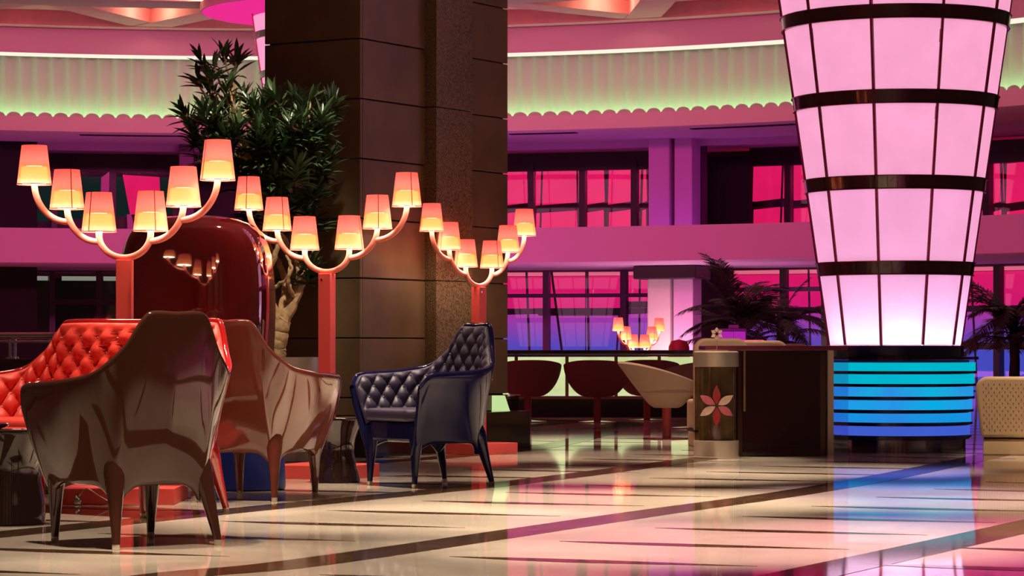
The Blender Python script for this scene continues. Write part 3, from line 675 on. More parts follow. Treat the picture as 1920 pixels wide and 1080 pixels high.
# ------------------------------------------------------------------ showtime-like armchairs
SS = [0, .14, .2, .3, .4, .55, .78, .93, 1.0]
LOW = [(0, -.265), (.11, -.265), (.16, -.258), (.222, -.228), (.256, -.155), (.268, -.03), (.266, .12), (.256, .24), (.246, .285)]
RIM = [(0, -.40, .985), (.125, -.397, .985), (.165, -.385, .950), (.232, -.345, .835), (.325, -.27, .738), (.392, -.10, .700), (.408, .13, .685), (.398, .27, .668), (.372, .325, .60)]
def chair_grid(nt, nv, e, v0, v1, skirt=True):
    t = np.linspace(-1, 1, nt); s = np.abs(t); sg = np.sign(t)
    lo = hermite(SS, LOW, s); hi = hermite(SS, RIM, s)
    ex = e * np.minimum(1, s / .14); lo[:, 0] += ex; hi[:, 0] += ex
    zb = .272 - .075 * (np.exp(-((s - .27) / .075) ** 2) + np.exp(-((s - 1.0) / .10) ** 2)) if skirt else np.full_like(s, .272)
    v = np.linspace(v0, v1, nv); P = np.zeros((nt, nv, 3))
    for j, vv in enumerate(v):
        b = math.sin(PI * min(1, vv ** .85)); k = 1 - (1 - vv) ** 1.25
        k2 = vv if True else k
        x = lo[:, 0] * (1 - k) + hi[:, 0] * k; y = lo[:, 1] * (1 - k2) + hi[:, 1] * k2
        y = y - .03 * b * np.clip(1 - s / .4, 0, 1)
        z = zb * (1 - vv) + hi[:, 2] * vv
        P[:, j, 0] = x * sg; P[:, j, 1] = y; P[:, j, 2] = z
    N = normals(P)
    mid = P[nt // 2, nv // 2]; 
    if N[nt // 2, nv // 2, 1] > 0: N = -N
    return P, N
def leg_mb(top, foot):
    top, foot = Vector(top), Vector(foot); mb = MB(); pts = []; rad = []
    for k, (t, r) in enumerate(((0, .046), (.12, .048), (.25, .043), (.42, .034), (.62, .027), (.82, .021), (1, .0165))):
        p = top.lerp(foot, t); pts.append((p.x, p.y, p.z)); rad.append(r)
    return mb.tube(pts, rad, 14)
def armchair(label, loc, rot, shell, pad, e=0.0, cat='armchair', name='armchair', leg_m=None, cap=True, tuft=True):
    t = thing(name, label, cat, loc, rot)
    P, N = chair_grid(121, 30, e, 0, 1); obj('shell', sheet(P, N, .032), shell, t, smooth=True, angle=70)
    # tufted inner upholstery
    nt = 221 if e == 0 else 321
    P, N = chair_grid(nt, 46, e, .26, .985, False)
    keep = np.abs(np.linspace(-1, 1, nt)) < .985; P = P[keep]; N = N[keep]
    B = P - N * .034
    d = np.linalg.norm(np.diff(P[:, 26], axis=0), axis=1); u = np.concatenate([[0], np.cumsum(d)]); u -= u[-1] / 2
    U = u[:, None] * np.ones((1, P.shape[1])); V = P[:, :, 2] * 1.0
    sx, sz = (.112, .135) if e == 0 else (.138, .150); a = U / sx + V / sz; b = U / sx - V / sz
    h = (np.abs(np.sin(PI * a / 1)) * np.abs(np.sin(PI * b / 1))) ** .42
    v_ = np.linspace(0, 1, P.shape[1])[None, :]; edge = np.clip(np.minimum(1 - v_, .15) / .15, 0, 1) ** .5
    uu = np.abs(u) / np.abs(u).max(); edge = edge * (np.clip((1 - uu) / .06, 0, 1) ** .5)[:, None]
    B = B - N * (.012 + .034 * h * edge * (1.25 if e else 1.0))[:, :, None]
    obj('upholstery', sheet(P - N * .030, N, .0, None) if False else sheet_between(P - N * .031, B), pad, t, smooth=True, angle=80)
    mb = MB()
    # buttons sit where the creases cross
    um = np.abs(u).max()
    for i in range(-30, 31):
        for j in range(0, 24):
            uu_ = sx * i / 2; zz_ = sz * j / 2
            if (i + j) % 2: continue
            if abs(uu_) > um * .95: continue
            iu = int(np.argmin(np.abs(u - uu_))); zc = B[iu, :, 2]
            if zz_ < zc[2] or zz_ > zc[-4]: continue
            iv = int(np.argmin(np.abs(zc - zz_))); p = B[iu, iv]; n_ = N[iu, iv]
            q_ = Vector(p) - Vector(n_) * .002; s_ = .008
            mb.add([q_ + Vector(d_) * s_ for d_ in ((1, 0, 0), (-1, 0, 0), (0, 1, 0), (0, -1, 0), (0, 0, 1), (0, 0, -1))],
                   [(0, 2, 4), (2, 1, 4), (1, 3, 4), (3, 0, 4), (2, 0, 5), (1, 2, 5), (3, 1, 5), (0, 3, 5)])
    if mb.v: obj('buttons', mb, pad, t, smooth=True, kind='stuff')
    # seat base and cushion
    s = np.linspace(-1, 1, 41); lo = hermite(SS, LOW, np.abs(s)); lo[:, 0] += e * np.minimum(1, np.abs(s) / .14); lo[:, 0] *= np.sign(s)
    base = [(x * .97, y * .97) for x, y in lo]; front = [((.22 + e) * c, .285 + .02 * (1 - abs(c))) for c in (.8, .4, 0, -.4, -.8)]
    poly = base + front
    obj('seat_base', MB().prism(poly, .275, .40), shell, t, bevel=.02, seg=3)
    inner = [(x * 1.03, y * .92 + .01) for x, y in lo if y > -.25]; inner = [(x, y) for x, y in inner]
    poly2 = [(x * 1.05, y) for x, y in inner] + [((.23 + e) * c, .325) for c in (.9, .45, 0, -.45, -.9)]
    obj('seat_cushion', MB().prism(poly2, .401, .475), pad, t, bevel=.028, seg=4)
    for sx_ in (-1, 1):
        for top, foot in (((.205 + e, -.222, .36), (.245 + e, -.31, .0)), ((.236 + e, .252, .37), (.236 + e, .268, .0))):
            lg_ = obj('leg', leg_mb((top[0] * sx_, top[1], top[2]), (foot[0] * sx_, foot[1], .022)), leg_m or shell, t, smooth=True, angle=60)
            obj('foot_cap', MB().lathe([(.0145, 0), (.0165, .003), (.0172, .024)], 14, (foot[0] * sx_, foot[1])), M['cap'], lg_, smooth=True, label='pale metal foot cap')
    return t
def sheet_between(P, Q):
    mb = MB(); nu, nv = P.shape[:2]; mb.v = [tuple(v) for v in P.reshape(-1, 3).tolist()] + [tuple(v) for v in Q.reshape(-1, 3).tolist()]; q = nu * nv
    for i in range(nu - 1):
        for j in range(nv - 1):
            a, b, c, d = i * nv + j, (i + 1) * nv + j, (i + 1) * nv + j + 1, i * nv + j + 1
            mb.f.append((a, b, c, d)); mb.f.append((q + d, q + c, q + b, q + a))
    for i in range(nu - 1):
        for j in (0, nv - 1): a, b = i * nv + j, (i + 1) * nv + j; mb.f.append((a, b, q + b, q + a))
    for j in range(nv - 1):
        for i in (0, nu - 1): a, b = i * nv + j, i * nv + j + 1; mb.f.append((a, b, q + b, q + a))
    return mb

armchair('dark brown lacquered armchair in front, seen from behind, tall tapering back', (-1.645, 11.56, 0), face(-.595, .804), M['brown'], mat('brown_leather', (.06, .02, .015), .4))
armchair('russet brown lacquered armchair seen from behind, second from the front, under the hooded red chair', (-1.435, 15.04, 0), face(.332, .943), M['brown2'], mat('russet_leather', (.16, .035, .02), .4))
armchair('midnight blue tufted armchair facing left beside the dark pillar', (-.52, 16.42, 0), face(-.79, -.61), M['blue'], M['blue_pad'])
armchair('wide red tufted leather sofa behind the front brown armchair', (-2.21, 13.90, 0), face(-.616, -.788), M['redlac'], M['redpad'], e=.45, cat='sofa', name='tufted_sofa', leg_m=M['redlac'])

# hooded chair
hc = thing('hooded_armchair', 'tall hooded dark red lacquer chair seen from behind, left of the tree', 'armchair', (-1.955, 16.55, 0), face(.12, 1))
LV = [(.24, .285, -.28, .25), (.45, .365, -.345, .30), (.70, .425, -.40, .30), (1.1, .452, -.43, .28), (1.38, .440, -.42, .25), (1.52, .405, -.39, .22), (1.60, .345, -.335, .18), (1.645, .24, -.24, .13), (1.662, .10, -.12, .06), (1.664, .012, -.03, .02)]
zl = [l_[0] for l_ in LV]; ks = np.arange(len(LV)); kk = np.linspace(0, len(LV) - 1, 46); lv = hermite(ks, np.array(LV), kk)
nt = 61; P = np.zeros((nt, 46, 3))
for i in range(nt):
    s = -1 + 2 * i / (nt - 1); sa = abs(s); sg = 1 if s >= 0 else -1
    for j in range(46):
        z, hw, yb, yf = lv[j]
        if sa < .7:
            ph = sa / .7 * PI / 2; x = hw * math.sin(ph) ** .62; y = yb * max(0, math.cos(ph)) ** .62
        else:
            x = hw * (1 - .03 * (sa - .7) / .3); y = yf * (sa - .7) / .3
        P[i, j] = (x * sg, y, z)
N = normals(P)
if N[nt // 2, 10, 1] > 0: N = -N
obj('hood_shell', sheet(P, N, .03), M['darkred'], hc, smooth=True, angle=70)
obj('seat_base', MB().prism([(-.26, -.25), (.26, -.25), (.28, .24), (-.28, .24)], .25, .40), M['darkred'], hc, bevel=.03, seg=3)
obj('seat_cushion', MB().prism([(-.30, -.27), (.30, -.27), (.31, .25), (-.31, .25)], .401, .47), M['redpad'], hc, bevel=.03, seg=3)
for sx_ in (-1, 1):
    for top, foot in (((.20, -.20, .33), (.24, -.27, .02)), ((.22, .2, .33), (.24, .25, .02))):
        lg_ = obj('leg', leg_mb((top[0] * sx_, top[1], top[2]), (foot[0] * sx_, foot[1], foot[2])), M['darkred'], hc, smooth=True)
        obj('foot_cap', MB().lathe([(.0145, 0), (.0172, .022)], 12, (foot[0] * sx_, foot[1])), M['cap'], lg_, smooth=True, label='pale metal foot cap')

# drums and side tables
dr = thing('drum_stool', 'cobalt blue lacquered drum stool under the russet armchair', 'stool', (-1.565, 15.93, 0))
obj('body', MB().lathe([(.200, 0), (.212, .008), (.214, .03), (.205, .20), (.206, .33), (.20, .345)], 40), M['drum'], dr, smooth=True)
obj('top', MB().lathe([(.19, .346), (.195, .35), (.195, .362), (.188, .368)], 40), M['drum'], dr, smooth=True)
def hour_table(label, loc, sc, wst=.118):
    t = thing('side_table', label, 'side table', loc, 0, None, sc)
    obj('body', MB().lathe([(.150, 0), (.158, .006), (.156, .03), (.018 + wst, .10), (wst, .19), (wst + .008, .27), (.150, .34), (.172, .385), (.174, .392)], 40), M['darktable'], t, smooth=True)
    obj('tabletop', MB().lathe([(.176, .393), (.182, .397), (.182, .405), (.174, .411)], 40), M['darktable'], t, smooth=True)
    return t
hour_table('dark brown hourglass side table beside the russet armchair', (-1.115, 16.80, 0), 1.0)
t_ = hour_table('black brown hourglass side table cut by the left picture edge', (-2.42, 12.82, 0), 1.12, .138)
ds = thing('round_dish', 'small plum lacquered dish on the left side table', 'dish', (-2.49, 12.72, .4606))
obj('bowl', MB().lathe([(.05, 0), (.085, .012), (.098, .026), (.094, .028), (.08, .016), (0, .010)], 32), mat('plum_lacquer', (.14, .03, .07), .15, coat=.8), ds, smooth=True)
obj('foot', MB().lathe([(.05, -.0005), (.045, .006)], 24), M['darktable'], ds, smooth=True)

# ------------------------------------------------------------------ candelabra floor lamps
SR = random.Random(12); M['seam'] = mat('seam_tape', (.30, .03, .03), .7)
def lamp(label, loc, rot, base_half=.26, base_rot=0.0, scale=1.0, zoff=0.0, cat='floor lamp', name='candelabra_lamp'):
    t = thing(name, label, cat, loc, rot, None, scale)
    obj('base', MB().box(-base_half, base_half, -base_half, base_half, 0, .088), M['coral'], t, bevel=.004, rotz=base_rot)
    obj('post', MB().box(-.043, .043, -.043, .043, .088, 1.33 - zoff), M['coral'], t, bevel=.003, rotz=base_rot)
    obj('bolt', MB().tube([(-.018, -.046, 1.29 - zoff), (-.018, -.042, 1.29 - zoff)], .007, 8), M['chrome'], t)
    Z = -zoff
    U = [(.16 * math.cos(a), 0, 1.47 + Z - .128 * math.sin(a)) for a in np.linspace(0, PI, 25)]
    obj('arm', MB().tube([(.16, 0, 1.50 + Z)] + U + [(-.16, 0, 1.50 + Z)], .0185, 12), M['arm'], t, smooth=True)
    for s in (-1, 1):
        for (x0, z0, x1, z1) in ((.163, 1.432, .36, 1.63), (.352, 1.545, .567, 1.77)):
            pts = [(s * (x0 + (x1 - x0) * math.sin(a)), 0, z0 + Z + (z1 - z0) * (1 - math.cos(a))) for a in np.linspace(0, PI / 2, 16)]
            obj('arm', MB().tube(pts, .0180, 12), M['arm'], t, smooth=True)
    for x, zb in ((-.16, 1.487), (.16, 1.487), (-.36, 1.617), (.36, 1.617), (-.567, 1.757), (.567, 1.757)):
        zb += Z
        sh = obj('shade', SH_ME, M['shade'], t, loc=(x, 0, zb))
        obj('trim_ring', TR_ME, M['rimlite'], sh); obj('seam', SE_ME, M['seam'], sh, rotz=SR.uniform(-2.4, 2.4))
        obj('bulb', BU_ME, M['bulb'], sh); obj('bulb_top', BT_ME, M['bulbtop'], sh); obj('diffuser', DI_ME, M['diffuser'], sh); obj('socket', SO_ME, M['arm'], sh)
    return t
SH_ME = MB().lathe([(.096, 0), (.0705, .218), (.0693, .218), (.0948, 0), (.096, 0)], 36, caps=False).mesh('shade', True)
TR_ME = MB().lathe([(.0965, -.001), (.0972, -.001), (.0968, .004), (.0961, .004), (.0965, -.001)], 36, caps=False).mesh('trim_ring', True)
BU_ME = MB().lathe([(.0, .0062), (.084, .0064), (.084, .010), (0, .0105)], 20).mesh('bulb', True)
BT_ME = MB().lathe([(.0, .100), (.045, .100), (.045, .104), (0, .107)], 20).mesh('bulb_top', True)
DI_ME = MB().lathe([(.078, .014), (.0705, .098)], 28).mesh('diffuser', True)
SE_ME = MB().add([(-.0025, -.0972, 0), (.0025, -.0972, 0), (.0025, -.0716, .218), (-.0025, -.0716, .218), (-.0025, -.0962, 0), (.0025, -.0962, 0), (.0025, -.0706, .218), (-.0025, -.0706, .218)], [(0, 1, 2, 3), (7, 6, 5, 4), (0, 3, 7, 4), (1, 5, 6, 2), (0, 4, 5, 1), (3, 2, 6, 7)]).mesh('seam')
SO_ME = MB().lathe([(.019, .0), (.019, .0055)], 14).mesh('socket', True)
for me in (TR_ME, BU_ME, SO_ME): pass
lmp1 = lamp('coral candelabra floor lamp at left, its post rising behind the red sofa', (at(231, 14.62), 14.68, 0), math.radians(-20), base_half=.31, base_rot=math.radians(20))
lamp('coral candelabra floor lamp in the middle, in front of the tree planter and pillar', (at(613, 17.4), 17.4, 0), math.radians(-21))
l3 = lamp('coral candelabra floor lamp beside the blue armchair, at the pillar right half', (at(898, 21.3), 21.30, 0), math.radians(50), base_half=.22)
obj('switch_knob', MB().tube([(.043, -.02, .58), (.075, -.03, .58)], .008, 8).tube([(.075, -.03, .57), (.075, -.03, .595), (.11, -.05, .588)], .006, 8), M['brass'], l3, label='small brass switch')
lamp('small coral candelabra lamp far behind the bar counter', (at(1198, 36.0), 36.0, 0), math.radians(52), base_half=.2, scale=.84, zoff=.49)
pg = obj('plug', MB().lathe([(.0, 0), (.022, .004), (.026, .02), (.018, .05), (.012, .06), (0, .062)], 14, (-.09, -.36)), M['chrome'], lmp1, smooth=True)
cb = [(-.09, -.36, .03), (-.03, -.38, .09), (.05, -.36, .045), (.13, -.34, .006), (.22, -.36, .004), (.30, -.33, .004)]
obj('cable', MB().tube(hermite(np.arange(6), np.array(cb), np.linspace(0, 5, 26)).tolist(), .0028, 6), M['stemgrey'], lmp1, smooth=True)

# ------------------------------------------------------------------ potted tree
PX, PY = at(525, 20.2), 20.05
plt = thing('steel_planter', 'brushed steel cylinder planter behind the middle lamp', 'planter', (PX, PY, 0))
obj('pot', MB().lathe([(.33, 0), (.335, .004), (.335, .775), (.315, .775), (.315, .70), (.0, .70)], 48), M['steel'], plt, smooth=True)
obj('soil', MB().lathe([(.0, .74), (.31, .735), (.314, .705), (0, .705)], 32), M['soil'], plt, smooth=True)
tree = thing('potted_tree', 'gnarled tree with dark pointed leaves growing in the steel planter', 'tree', (PX, PY, .7415))
def W(px, y, dd=0): return (at(px, PY + dd) - PX, dd, CAMZ + (651 - y) / F * (PY + dd) - .7415)
rnd = random.Random(3)
def branch(pts, r0, r1, name='branch'):
    P = hermite(np.arange(len(pts)), np.array(pts, float), np.linspace(0, len(pts) - 1, 6 * len(pts))); n_ = len(P)
    for i in range(n_): P[i] += np.array([rnd.uniform(-.006, .006) for _ in range(3)])
    rad = [r0 + (r1 - r0) * (i / (n_ - 1)) for i in range(n_)]
    return obj(name, MB().tube(P.tolist(), rad, 9), M['bark'], tree, smooth=True)
tp = [W(514, 690), W(518, 645), W(528, 600)]
tp[0] = (tp[0][0], 0, .0)
branch(tp, .088, .070, 'trunk')
branch([W(528, 604), W(552, 560, .02), W(565, 515, .05), W(545, 470, .05), W(520, 430)], .052, .020)
branch([W(522, 604), W(505, 560, -.02), W(500, 520, -.05), W(516, 478, -.1), W(528, 440, -.1)], .040, .016)
branch([W(526, 590), W(535, 545, .05), W(528, 505, .08), W(510, 470, .1), W(490, 420, .1)], .032, .014)
branch([W(552, 560), W(540, 530, -.1), W(546, 500, -.12), W(536, 480, -.1)], .020, .010)
branch([W(503, 545), W(520, 535), W(538, 520, -.05), W(545, 490)], .018, .008)
tips = []
def limb(a, b, r0=.016):
    a, b = Vector(a), Vector(b); m_ = (a + b) / 2 + Vector((rnd.uniform(-.05, .05), rnd.uniform(-.05, .05), rnd.uniform(-.02, .04)))
    branch([tuple(a), tuple(m_), tuple(b)], r0, .006)
crown = [(400, 120, -.1), (420, 95, 0), (440, 110, .1), (375, 105, .0), (370, 150, 0), (395, 165, .1), (430, 160, -.1), (455, 170, 0), (345, 215, .05), (365, 240, 0), (385, 205, -.2), (410, 205, -.15), (440, 205, .15), (470, 195, -.1), (500, 185, .1), (525, 180, -.1), (548, 178, .1), (580, 185, -.05), (610, 195, .1), (625, 200, 0), (600, 225, -.15), (570, 220, -.2), (540, 225, -.25), (505, 230, -.2), (480, 240, -.25), (450, 245, -.2), (420, 245, -.2), (395, 250, -.1), (370, 275, .1), (440, 290, .0), (475, 280, -.2), (505, 275, -.25), (540, 265, -.25), (575, 260, -.2), (605, 255, 0), (590, 290, -.1), (610, 305, .05), (560, 300, -.2), (525, 310, -.2), (490, 315, -.2), (460, 325, 0), (500, 350, -.15), (535, 345, -.15), (570, 335, -.1), (600, 330, 0), (590, 360, .05), (555, 375, -.1), (520, 380, -.1), (485, 370, .1), (580, 395, 0), (540, 400, .05), (470, 350, .1), (500, 400, .1), (590, 500, 0), (575, 480, .05), (555, 205, .2), (515, 260, .2), (465, 265, .2), (430, 225, .2)]
hub = [W(520, 430), W(528, 400), W(490, 400), W(510, 340), W(470, 300), W(540, 320), W(440, 240), W(580, 280)]
for i, (x, y, dd) in enumerate(crown):
    p = W(x + rnd.uniform(-8, 8), y + rnd.uniform(0, 14), dd * 1.3)
    hbest = min(hub, key=lambda h_: (Vector(h_) - Vector(p)).length + (.0 if h_[2] < p[2] else .4))
    if i < 53 or i > 55: limb(hbest, p)
    else: limb(W(560, 525), p)
    tips.append(Vector(p))
for a, b in ((0, 1), (0, 2), (1, 3), (3, 4), (3, 5), (4, 6), (5, 7)): limb(hub[a], hub[b], .026)
lf = [(0, 0, 0), (.012, .03, .003), (.017, .07, .002), (.012, .115, -.006), (0, .155, -.02), (-.012, .115, -.006), (-.017, .07, .002), (-.012, .03, .003), (0, .05, -.004), (0, .1, -.009)]
lfaces = [(0, 1, 8), (1, 2, 8), (2, 9, 8), (2, 3, 9), (3, 4, 9), (4, 5, 9), (5, 6, 9), (6, 8, 9), (6, 7, 8), (7, 0, 8)]
leaf_me = MB().add(lf, lfaces).mesh('leaf', True, 80)
fol = MB(); n_leaf = 0; mats = []
for i, tip in enumerate(tips):
    axis = Vector((rnd.uniform(-.5, .5) + (tip.x + .1) * .5, rnd.uniform(-.5, .3), 1.0)).normalized()
    for k in range(17 if i < 9 else 40):
        tt = rnd.random(); az = k * 2.399 + rnd.uniform(-.3, .3); el = math.radians(72 - 70 * tt + rnd.uniform(-14, 14))
        base = tip - axis * (.17 * tt) + Vector((0, 0, .02))
        u = axis.orthogonal().normalized(); v = axis.cross(u)
        d = (u * math.cos(az) + v * math.sin(az)) * math.cos(el) + axis * math.sin(el)
        side = d.cross(axis).normalized() if d.cross(axis).length > 1e-4 else u; nrm = side.cross(d)
        s = rnd.uniform(.85, 1.3); m4 = Matrix(((side.x, d.x, nrm.x, base.x), (side.y, d.y, nrm.y, base.y), (side.z, d.z, nrm.z, base.z), (0, 0, 0, 1))) @ Matrix.Diagonal((s, s, s, 1))
        mats.append((m4, base.y + d.y * .1))
order = sorted(range(len(mats)), key=lambda i: mats[i][1])
for r_, i in enumerate(order):
    m4 = mats[i][0]
    if r_ < 290:
        o = obj('leaf', leaf_me, M['leaf'], tree); o.matrix_local = m4
    else: fol.add([m4 @ Vector(v) for v in lf], lfaces)
obj('foliage', fol, M['leaf'], tree, smooth=True, kind='stuff', angle=80)

# ------------------------------------------------------------------ back bar with lit onyx front
bb = thing('onyx_bar', 'long back bar with black top and glowing green white onyx panels', 'bar', (0, 0, 0))
D = 32.2
obj('bar_top', MB().box(at(880, D), at(1335, D), D - .12, D + .55, .765, .815), M['bartop'], bb, bevel=.006)
edges = [878, 968, 1063, 1155, 1236, 1320]
for a, b in zip(edges[:-1], edges[1:]):
    obj('onyx_panel', MB().box(at(a, D) + .02, at(b, D) - .02, D, D + .04, .262, .732), M['onyx'], bb)
for e in edges: obj('frame_post', MB().box(at(e, D) - .02, at(e, D) + .02, D - .015, D + .05, .225, .764), M['brass'], bb)
obj('frame_rail', MB().box(at(878, D), at(1320, D), D - .02, D + .05, .225, .258), M['brass'], bb)
obj('frame_rail', MB().box(at(878, D), at(1320, D), D - .02, D + .05, .735, .764), M['brass'], bb)
obj('kick_plate', MB().box(at(878, D), at(1335, D), D + .1, D + .5, 0, .224), M['core'], bb)

# tub chairs
def tub(label, loc, rot, m, sc=1.0, group=None, cone=False):
    t = thing('tub_chair', label, 'chair', loc, rot, group, sc)
    nt, nv = 56, 16; P = np.zeros((nt, nv, 3))
    for i in range(nt):
        a = 2 * PI * i / nt; fr = (1 + math.sin(a)) / 2          # 1 at the front (+y)
        zr = .70 - (.21 if cone else .17) * fr ** 1.3
        for j in range(nv):
            v = j / (nv - 1); k = math.sin(v * PI / 2) ** .55; r = .11 + .225 * k + .03 * v; z = .285 + (zr - .285) * (v ** 1.15)
            if cone: r = .11 * min(1, v / .08) + .19 * v ** .8 + .03 * v; z = .285 + (zr - .285) * max(0, (v - .06) / .94)
            P[i, j] = (r * math.cos(a) * 1.04, r * math.sin(a) * .95 - (.15 if cone else .06) * v * (1 - fr), z)
    N = normals(np.concatenate([P, P[:1]], 0))[:nt]
    if N[0, 8, 0] < 0: N = -N
    Q = P - N * .03; mb = MB(); mb.v = [tuple(v) for v in P.reshape(-1, 3).tolist()] + [tuple(v) for v in Q.reshape(-1, 3).tolist()]; q = nt * nv
    for i in range(nt):
        i2 = (i + 1) % nt
        for j in range(nv - 1):
            mb.f.append((i * nv + j, i2 * nv + j, i2 * nv + j + 1, i * nv + j + 1)); mb.f.append((q + i * nv + j + 1, q + i2 * nv + j + 1, q + i2 * nv + j, q + i * nv + j))
        mb.f.append((i * nv + nv - 1, i2 * nv + nv - 1, q + i2 * nv + nv - 1, q + i * nv + nv - 1))
    mb.f.append(tuple(i * nv for i in range(nt))); mb.f.append(tuple(q + i * nv for i in range(nt))[::-1])
    obj('shell', mb, m, t, smooth=True, angle=60)
    obj('seat_cushion', MB().lathe([(.0, .42), (.23, .42), (.26, .43), (.26, .46), (.22, .475), (0, .48)], 36), m, t, smooth=True)
    obj('stem', MB().lathe([(.042, .02), (.042, .286)], 20), M['stem'], t, smooth=True)
    obj('foot_plate', MB().lathe([(.22, 0), (.22, .008), (.06, .019), (.042, .022)], 32), M['stem'], t, smooth=True)
    return t
tub('brown tub chair at the onyx bar, leftmost, next to the dark pillar', (at(990, 30.4), 30.4, 0), .1, M['tubdark'])
tub('brown tub chair at the onyx bar, standing clear in the middle', (at(1120, 30.2), 30.2, 0), -.15, M['tubdark'])
tub('brown tub chair at the onyx bar, half behind the taupe chair', (at(1213, 31.0), 31.0, 0), 0, M['tubdark'])
tub('taupe tub chair on a red stem in front of the onyx bar', (at(1250, 24.8), 24.8, 0), math.radians(-78), M['tub'], 1.0, None, True)
tub('taupe tub chair right of the red stem chair, beyond the flower pedestal', (at(1298, 28.0), 28.0, 0), math.radians(40), M['tub'], 1.0)

# beige lounge chairs beyond the counter, and one at the right edge
def lounge(label, loc, rot, wd=.5, h=.92, dots=False):
    t = thing('lounge_chair', label, 'chair', loc, rot)
    mb = MB(); hw = wd / 2; n_ = 8; prof = [(-hw * .86, .14), (hw * .86, .14)]
    for c in range(n_ + 1):
        a = PI / 2 * c / n_; prof.append((hw - .1 + .1 * math.cos(a), h - .1 + .1 * math.sin(a)))
    for c in range(n_ + 1):
        a = PI / 2 + PI / 2 * c / n_; prof.append((-hw + .1 + .1 * math.cos(a), h - .1 + .1 * math.sin(a)))
    m_ = len(prof); th = .10; lean = .16
    vs = [(x, -.25 - lean * (z - .3) / .6, z) for x, z in prof] + [(x, -.25 + th - lean * (z - .3) / .6, z) for x, z in prof]
    mb.add(vs, [tuple(range(m_)), tuple(range(m_, 2 * m_))[::-1]] + [(i, m_ + i, m_ + (i + 1) % m_, (i + 1) % m_) for i in range(m_)])
    obj('backrest', mb, M['beige'], t, bevel=.025, seg=3, smooth=True, angle=50)
    obj('seat', MB().box(-hw * .74, hw * .74, -.12, .36, .142, .40), M['beige'], t, bevel=.03, seg=3)
    obj('plinth', MB().box(-hw * .80, hw * .80, -.17, .20, .0, .128), M['beige'], t, bevel=.01)
    obj('seat_pan', MB().box(-hw * .78, hw * .78, -.15, .30, .128, .142), M['core'], t)
    if dots:
        dm = MB()
        for r_ in range(13):
            for c in range(9):
                x = -hw * .75 + (c + .5 * (r_ % 2)) * hw * 1.5 / 9; z = .20 + r_ * .030
                y = -.252 - lean * (z - .3) / .6
                dm.add([(x - .005, y, z - .009), (x + .005, y, z - .009), (x + .003, y - .003, z + .006), (x - .003, y - .003, z + .006)], [(0, 1, 2, 3)])
        obj('stitching', dm, M['stitch'], t, kind='stuff')
    return t
lounge('beige lounge chair directly behind the flower pedestal', (at(1337, 22.9), 22.9, 0), math.radians(6), .46, .925)
lounge('beige lounge chair behind the counter, second from the flower pedestal', (at(1414, 24.6), 24.6, 0), math.radians(4), .50, .91)
lounge('beige lounge chair behind the counter, farthest right beside the tower', (at(1468, 26.5), 26.5, 0), math.radians(4), .42, .885)
lounge('beige lounge chair with dotted back at the right picture edge', (at(1905, 20.9), 21.15, 0), math.radians(-14), .50, .62, True)

# red chair top behind the bar, violet lit cabinet
rc = thing('red_chair', 'dark red rounded chair back peeping over the onyx bar', 'chair', (at(1273, 35.0), 35.0, 0))
obj('backrest', MB().lathe([(.13, .48), (.145, .7), (.135, .86), (.10, .93), (.0, .955)], 24), mat('dark_red_velvet', (.22, .012, .012), .6, bump=.4, bscale=30), rc, smooth=True)
obj('seat', MB().lathe([(.15, .34), (.18, .38), (.18, .45), (.15, .479)], 24), M['redpad'], rc, smooth=True)
obj('stem', MB().lathe([(.12, 0), (.12, .015), (.03, .03), (.03, .34)], 16), M['stem'], rc, smooth=True)
vb = thing('violet_cabinet', 'small cabinet with glowing violet front beyond the flower ornament', 'cabinet', (at(1372, 36), 36, 0))
obj('body', MB().box(-.2, .2, 0, .35, 0, 1.10), mat('violet_box', (.16, .04, .30), .5), vb, bevel=.01)
obj('lit_door', MB().box(-.19, .02, -.012, 0, .4, 1.06), M['violetbox'], vb); obj('lit_door', MB().box(.025, .185, -.012, 0, .4, 1.06), M['violetbox'], vb)
obj('lid', MB().box(-.03, .1, .02, .2, 1.10, 1.15), mat('violet_lid', (.2, .06, .36), .5), vb, bevel=.01)
bl = thing('bar_rail', 'thin pink lit metal rail between the beige chairs and the palm', 'rail', (at(1410, 30), 30, 0))
obj('tube', MB().tube([(-.18, 0, .925), (.13, 0, .925)], .008, 8), emat('pink_led_rail', (1, .05, .25), .9), bl)
for x in (-.17, .12): obj('post', MB().tube([(x, 0, 0), (x, 0, .925)], .007, 8), M['chrome'], bl)

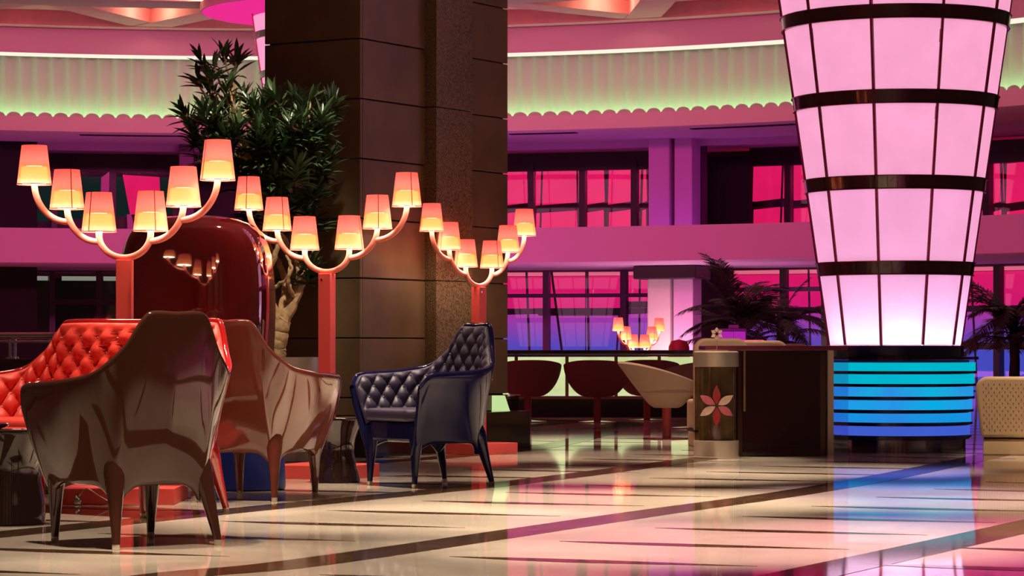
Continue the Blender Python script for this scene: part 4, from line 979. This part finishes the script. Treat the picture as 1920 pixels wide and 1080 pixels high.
# ------------------------------------------------------------------ palms
def palm(label, loc, n_f, h, L, seed, spread=1.0):
    t = thing('palm', label, 'palm', loc); r_ = random.Random(seed)
    obj('trunk', MB().tube([(0, 0, 0), (.02, 0, h * .5), (0, .02, h)], [.09, .07, .06], 10), M['palm'], t, smooth=True)
    obj('pot', MB().lathe([(.2, 0), (.26, .4), (.24, .4), (.22, .36), (0, .36)], 24), M['core'], t, smooth=True)
    for k in range(n_f):
        az = k * 2.399 + r_.uniform(-.3, .3); el = math.radians(r_.uniform(0, 75)); ln = L * r_.uniform(.75, 1.1); pts = []
        z0 = h * r_.uniform(.55, 1.0); p = Vector((0, 0, z0)); d = Vector((math.cos(az) * math.cos(el), math.sin(az) * math.cos(el), math.sin(el)))
        for i in range(14):
            pts.append(p.copy()); p = p + d * ln / 13; d = (d + Vector((0, 0, -.085 * spread))).normalized()
        mb = MB().tube(pts, [.012 * (1 - i / 16) for i in range(14)], 5)
        for i in range(2, 14):
            tg = (pts[min(i + 1, 13)] - pts[i - 1]).normalized(); sd = tg.cross(Vector((0, 0, 1))); sd = sd.normalized() if sd.length > .01 else Vector((1, 0, 0))
            for sg in (-1, 1):
                for off in (0, .33, .66):
                    b = pts[i].lerp(pts[i - 1], off); ll = ln * .32 * math.sin(PI * (i + 1) / 16) ** .6
                    tipp = b + (sd * sg * .8 + tg * .75 + Vector((0, 0, -.25 + r_.uniform(-.1, .1)))).normalized() * ll
                    wv = tg * .011
                    mb.add([b - wv, b + wv, b.lerp(tipp, .5) + wv * 1.1 + Vector((0, 0, .012)), tipp, b.lerp(tipp, .5) - wv * 1.1 + Vector((0, 0, .012))], [(0, 1, 2, 4), (4, 2, 3)])
        obj('frond', mb, M['palm'], t)
    return t
palm('dark palm beyond the beige chairs, left of the pink tower, nearest the pilaster', (at(1385, 42), 42, 0), 30, 1.45, 1.05, 4)
palm('dark palm close to the pink tower, behind the counter', (at(1462, 45.6), 45.6, 0), 28, 1.5, 1.05, 9)
palm('dark palm at the right picture edge beyond the dotted chair', (at(1900, 36), 36, 0), 28, 1.35, 1.0, 15)

# ------------------------------------------------------------------ chrome balustrade at far left
bs = thing('balustrade', 'low dark wall with chrome handrail at the left behind the sofa', 'railing', (0, 19.5, 0))
x1 = -2.62  # run on unseen behind the sofa to block the gallery's floor reflection
obj('low_wall', MB().box(-5.2, x1 + .02, 0, .2, 0, .765), M['darkwall'], bs, bevel=.005)
obj('handrail', MB().tube([(-5.2, .1, .935), (x1, .1, .935)], .024, 14), M['chrome'], bs, smooth=True)
obj('handrail', MB().tube([(-5.2, .1, .89), (x1, .1, .89)], .010, 10), M['chrome'], bs, smooth=True)
for x in (at(14, 19.5), at(-150, 19.5), at(170, 19.5)):
    p_ = obj('rail_post', MB().tube([(x, .1, .766), (x, .1, .91)], .012, 10).tube([(x + .035, .1, .766), (x + .035, .1, .91)], .012, 10), M['chrome'], bs, smooth=True)
    obj('post_flange', MB().lathe([(.05, .766), (.045, .78)], 16, (x + .017, .1)), M['chrome'], bs, smooth=True)
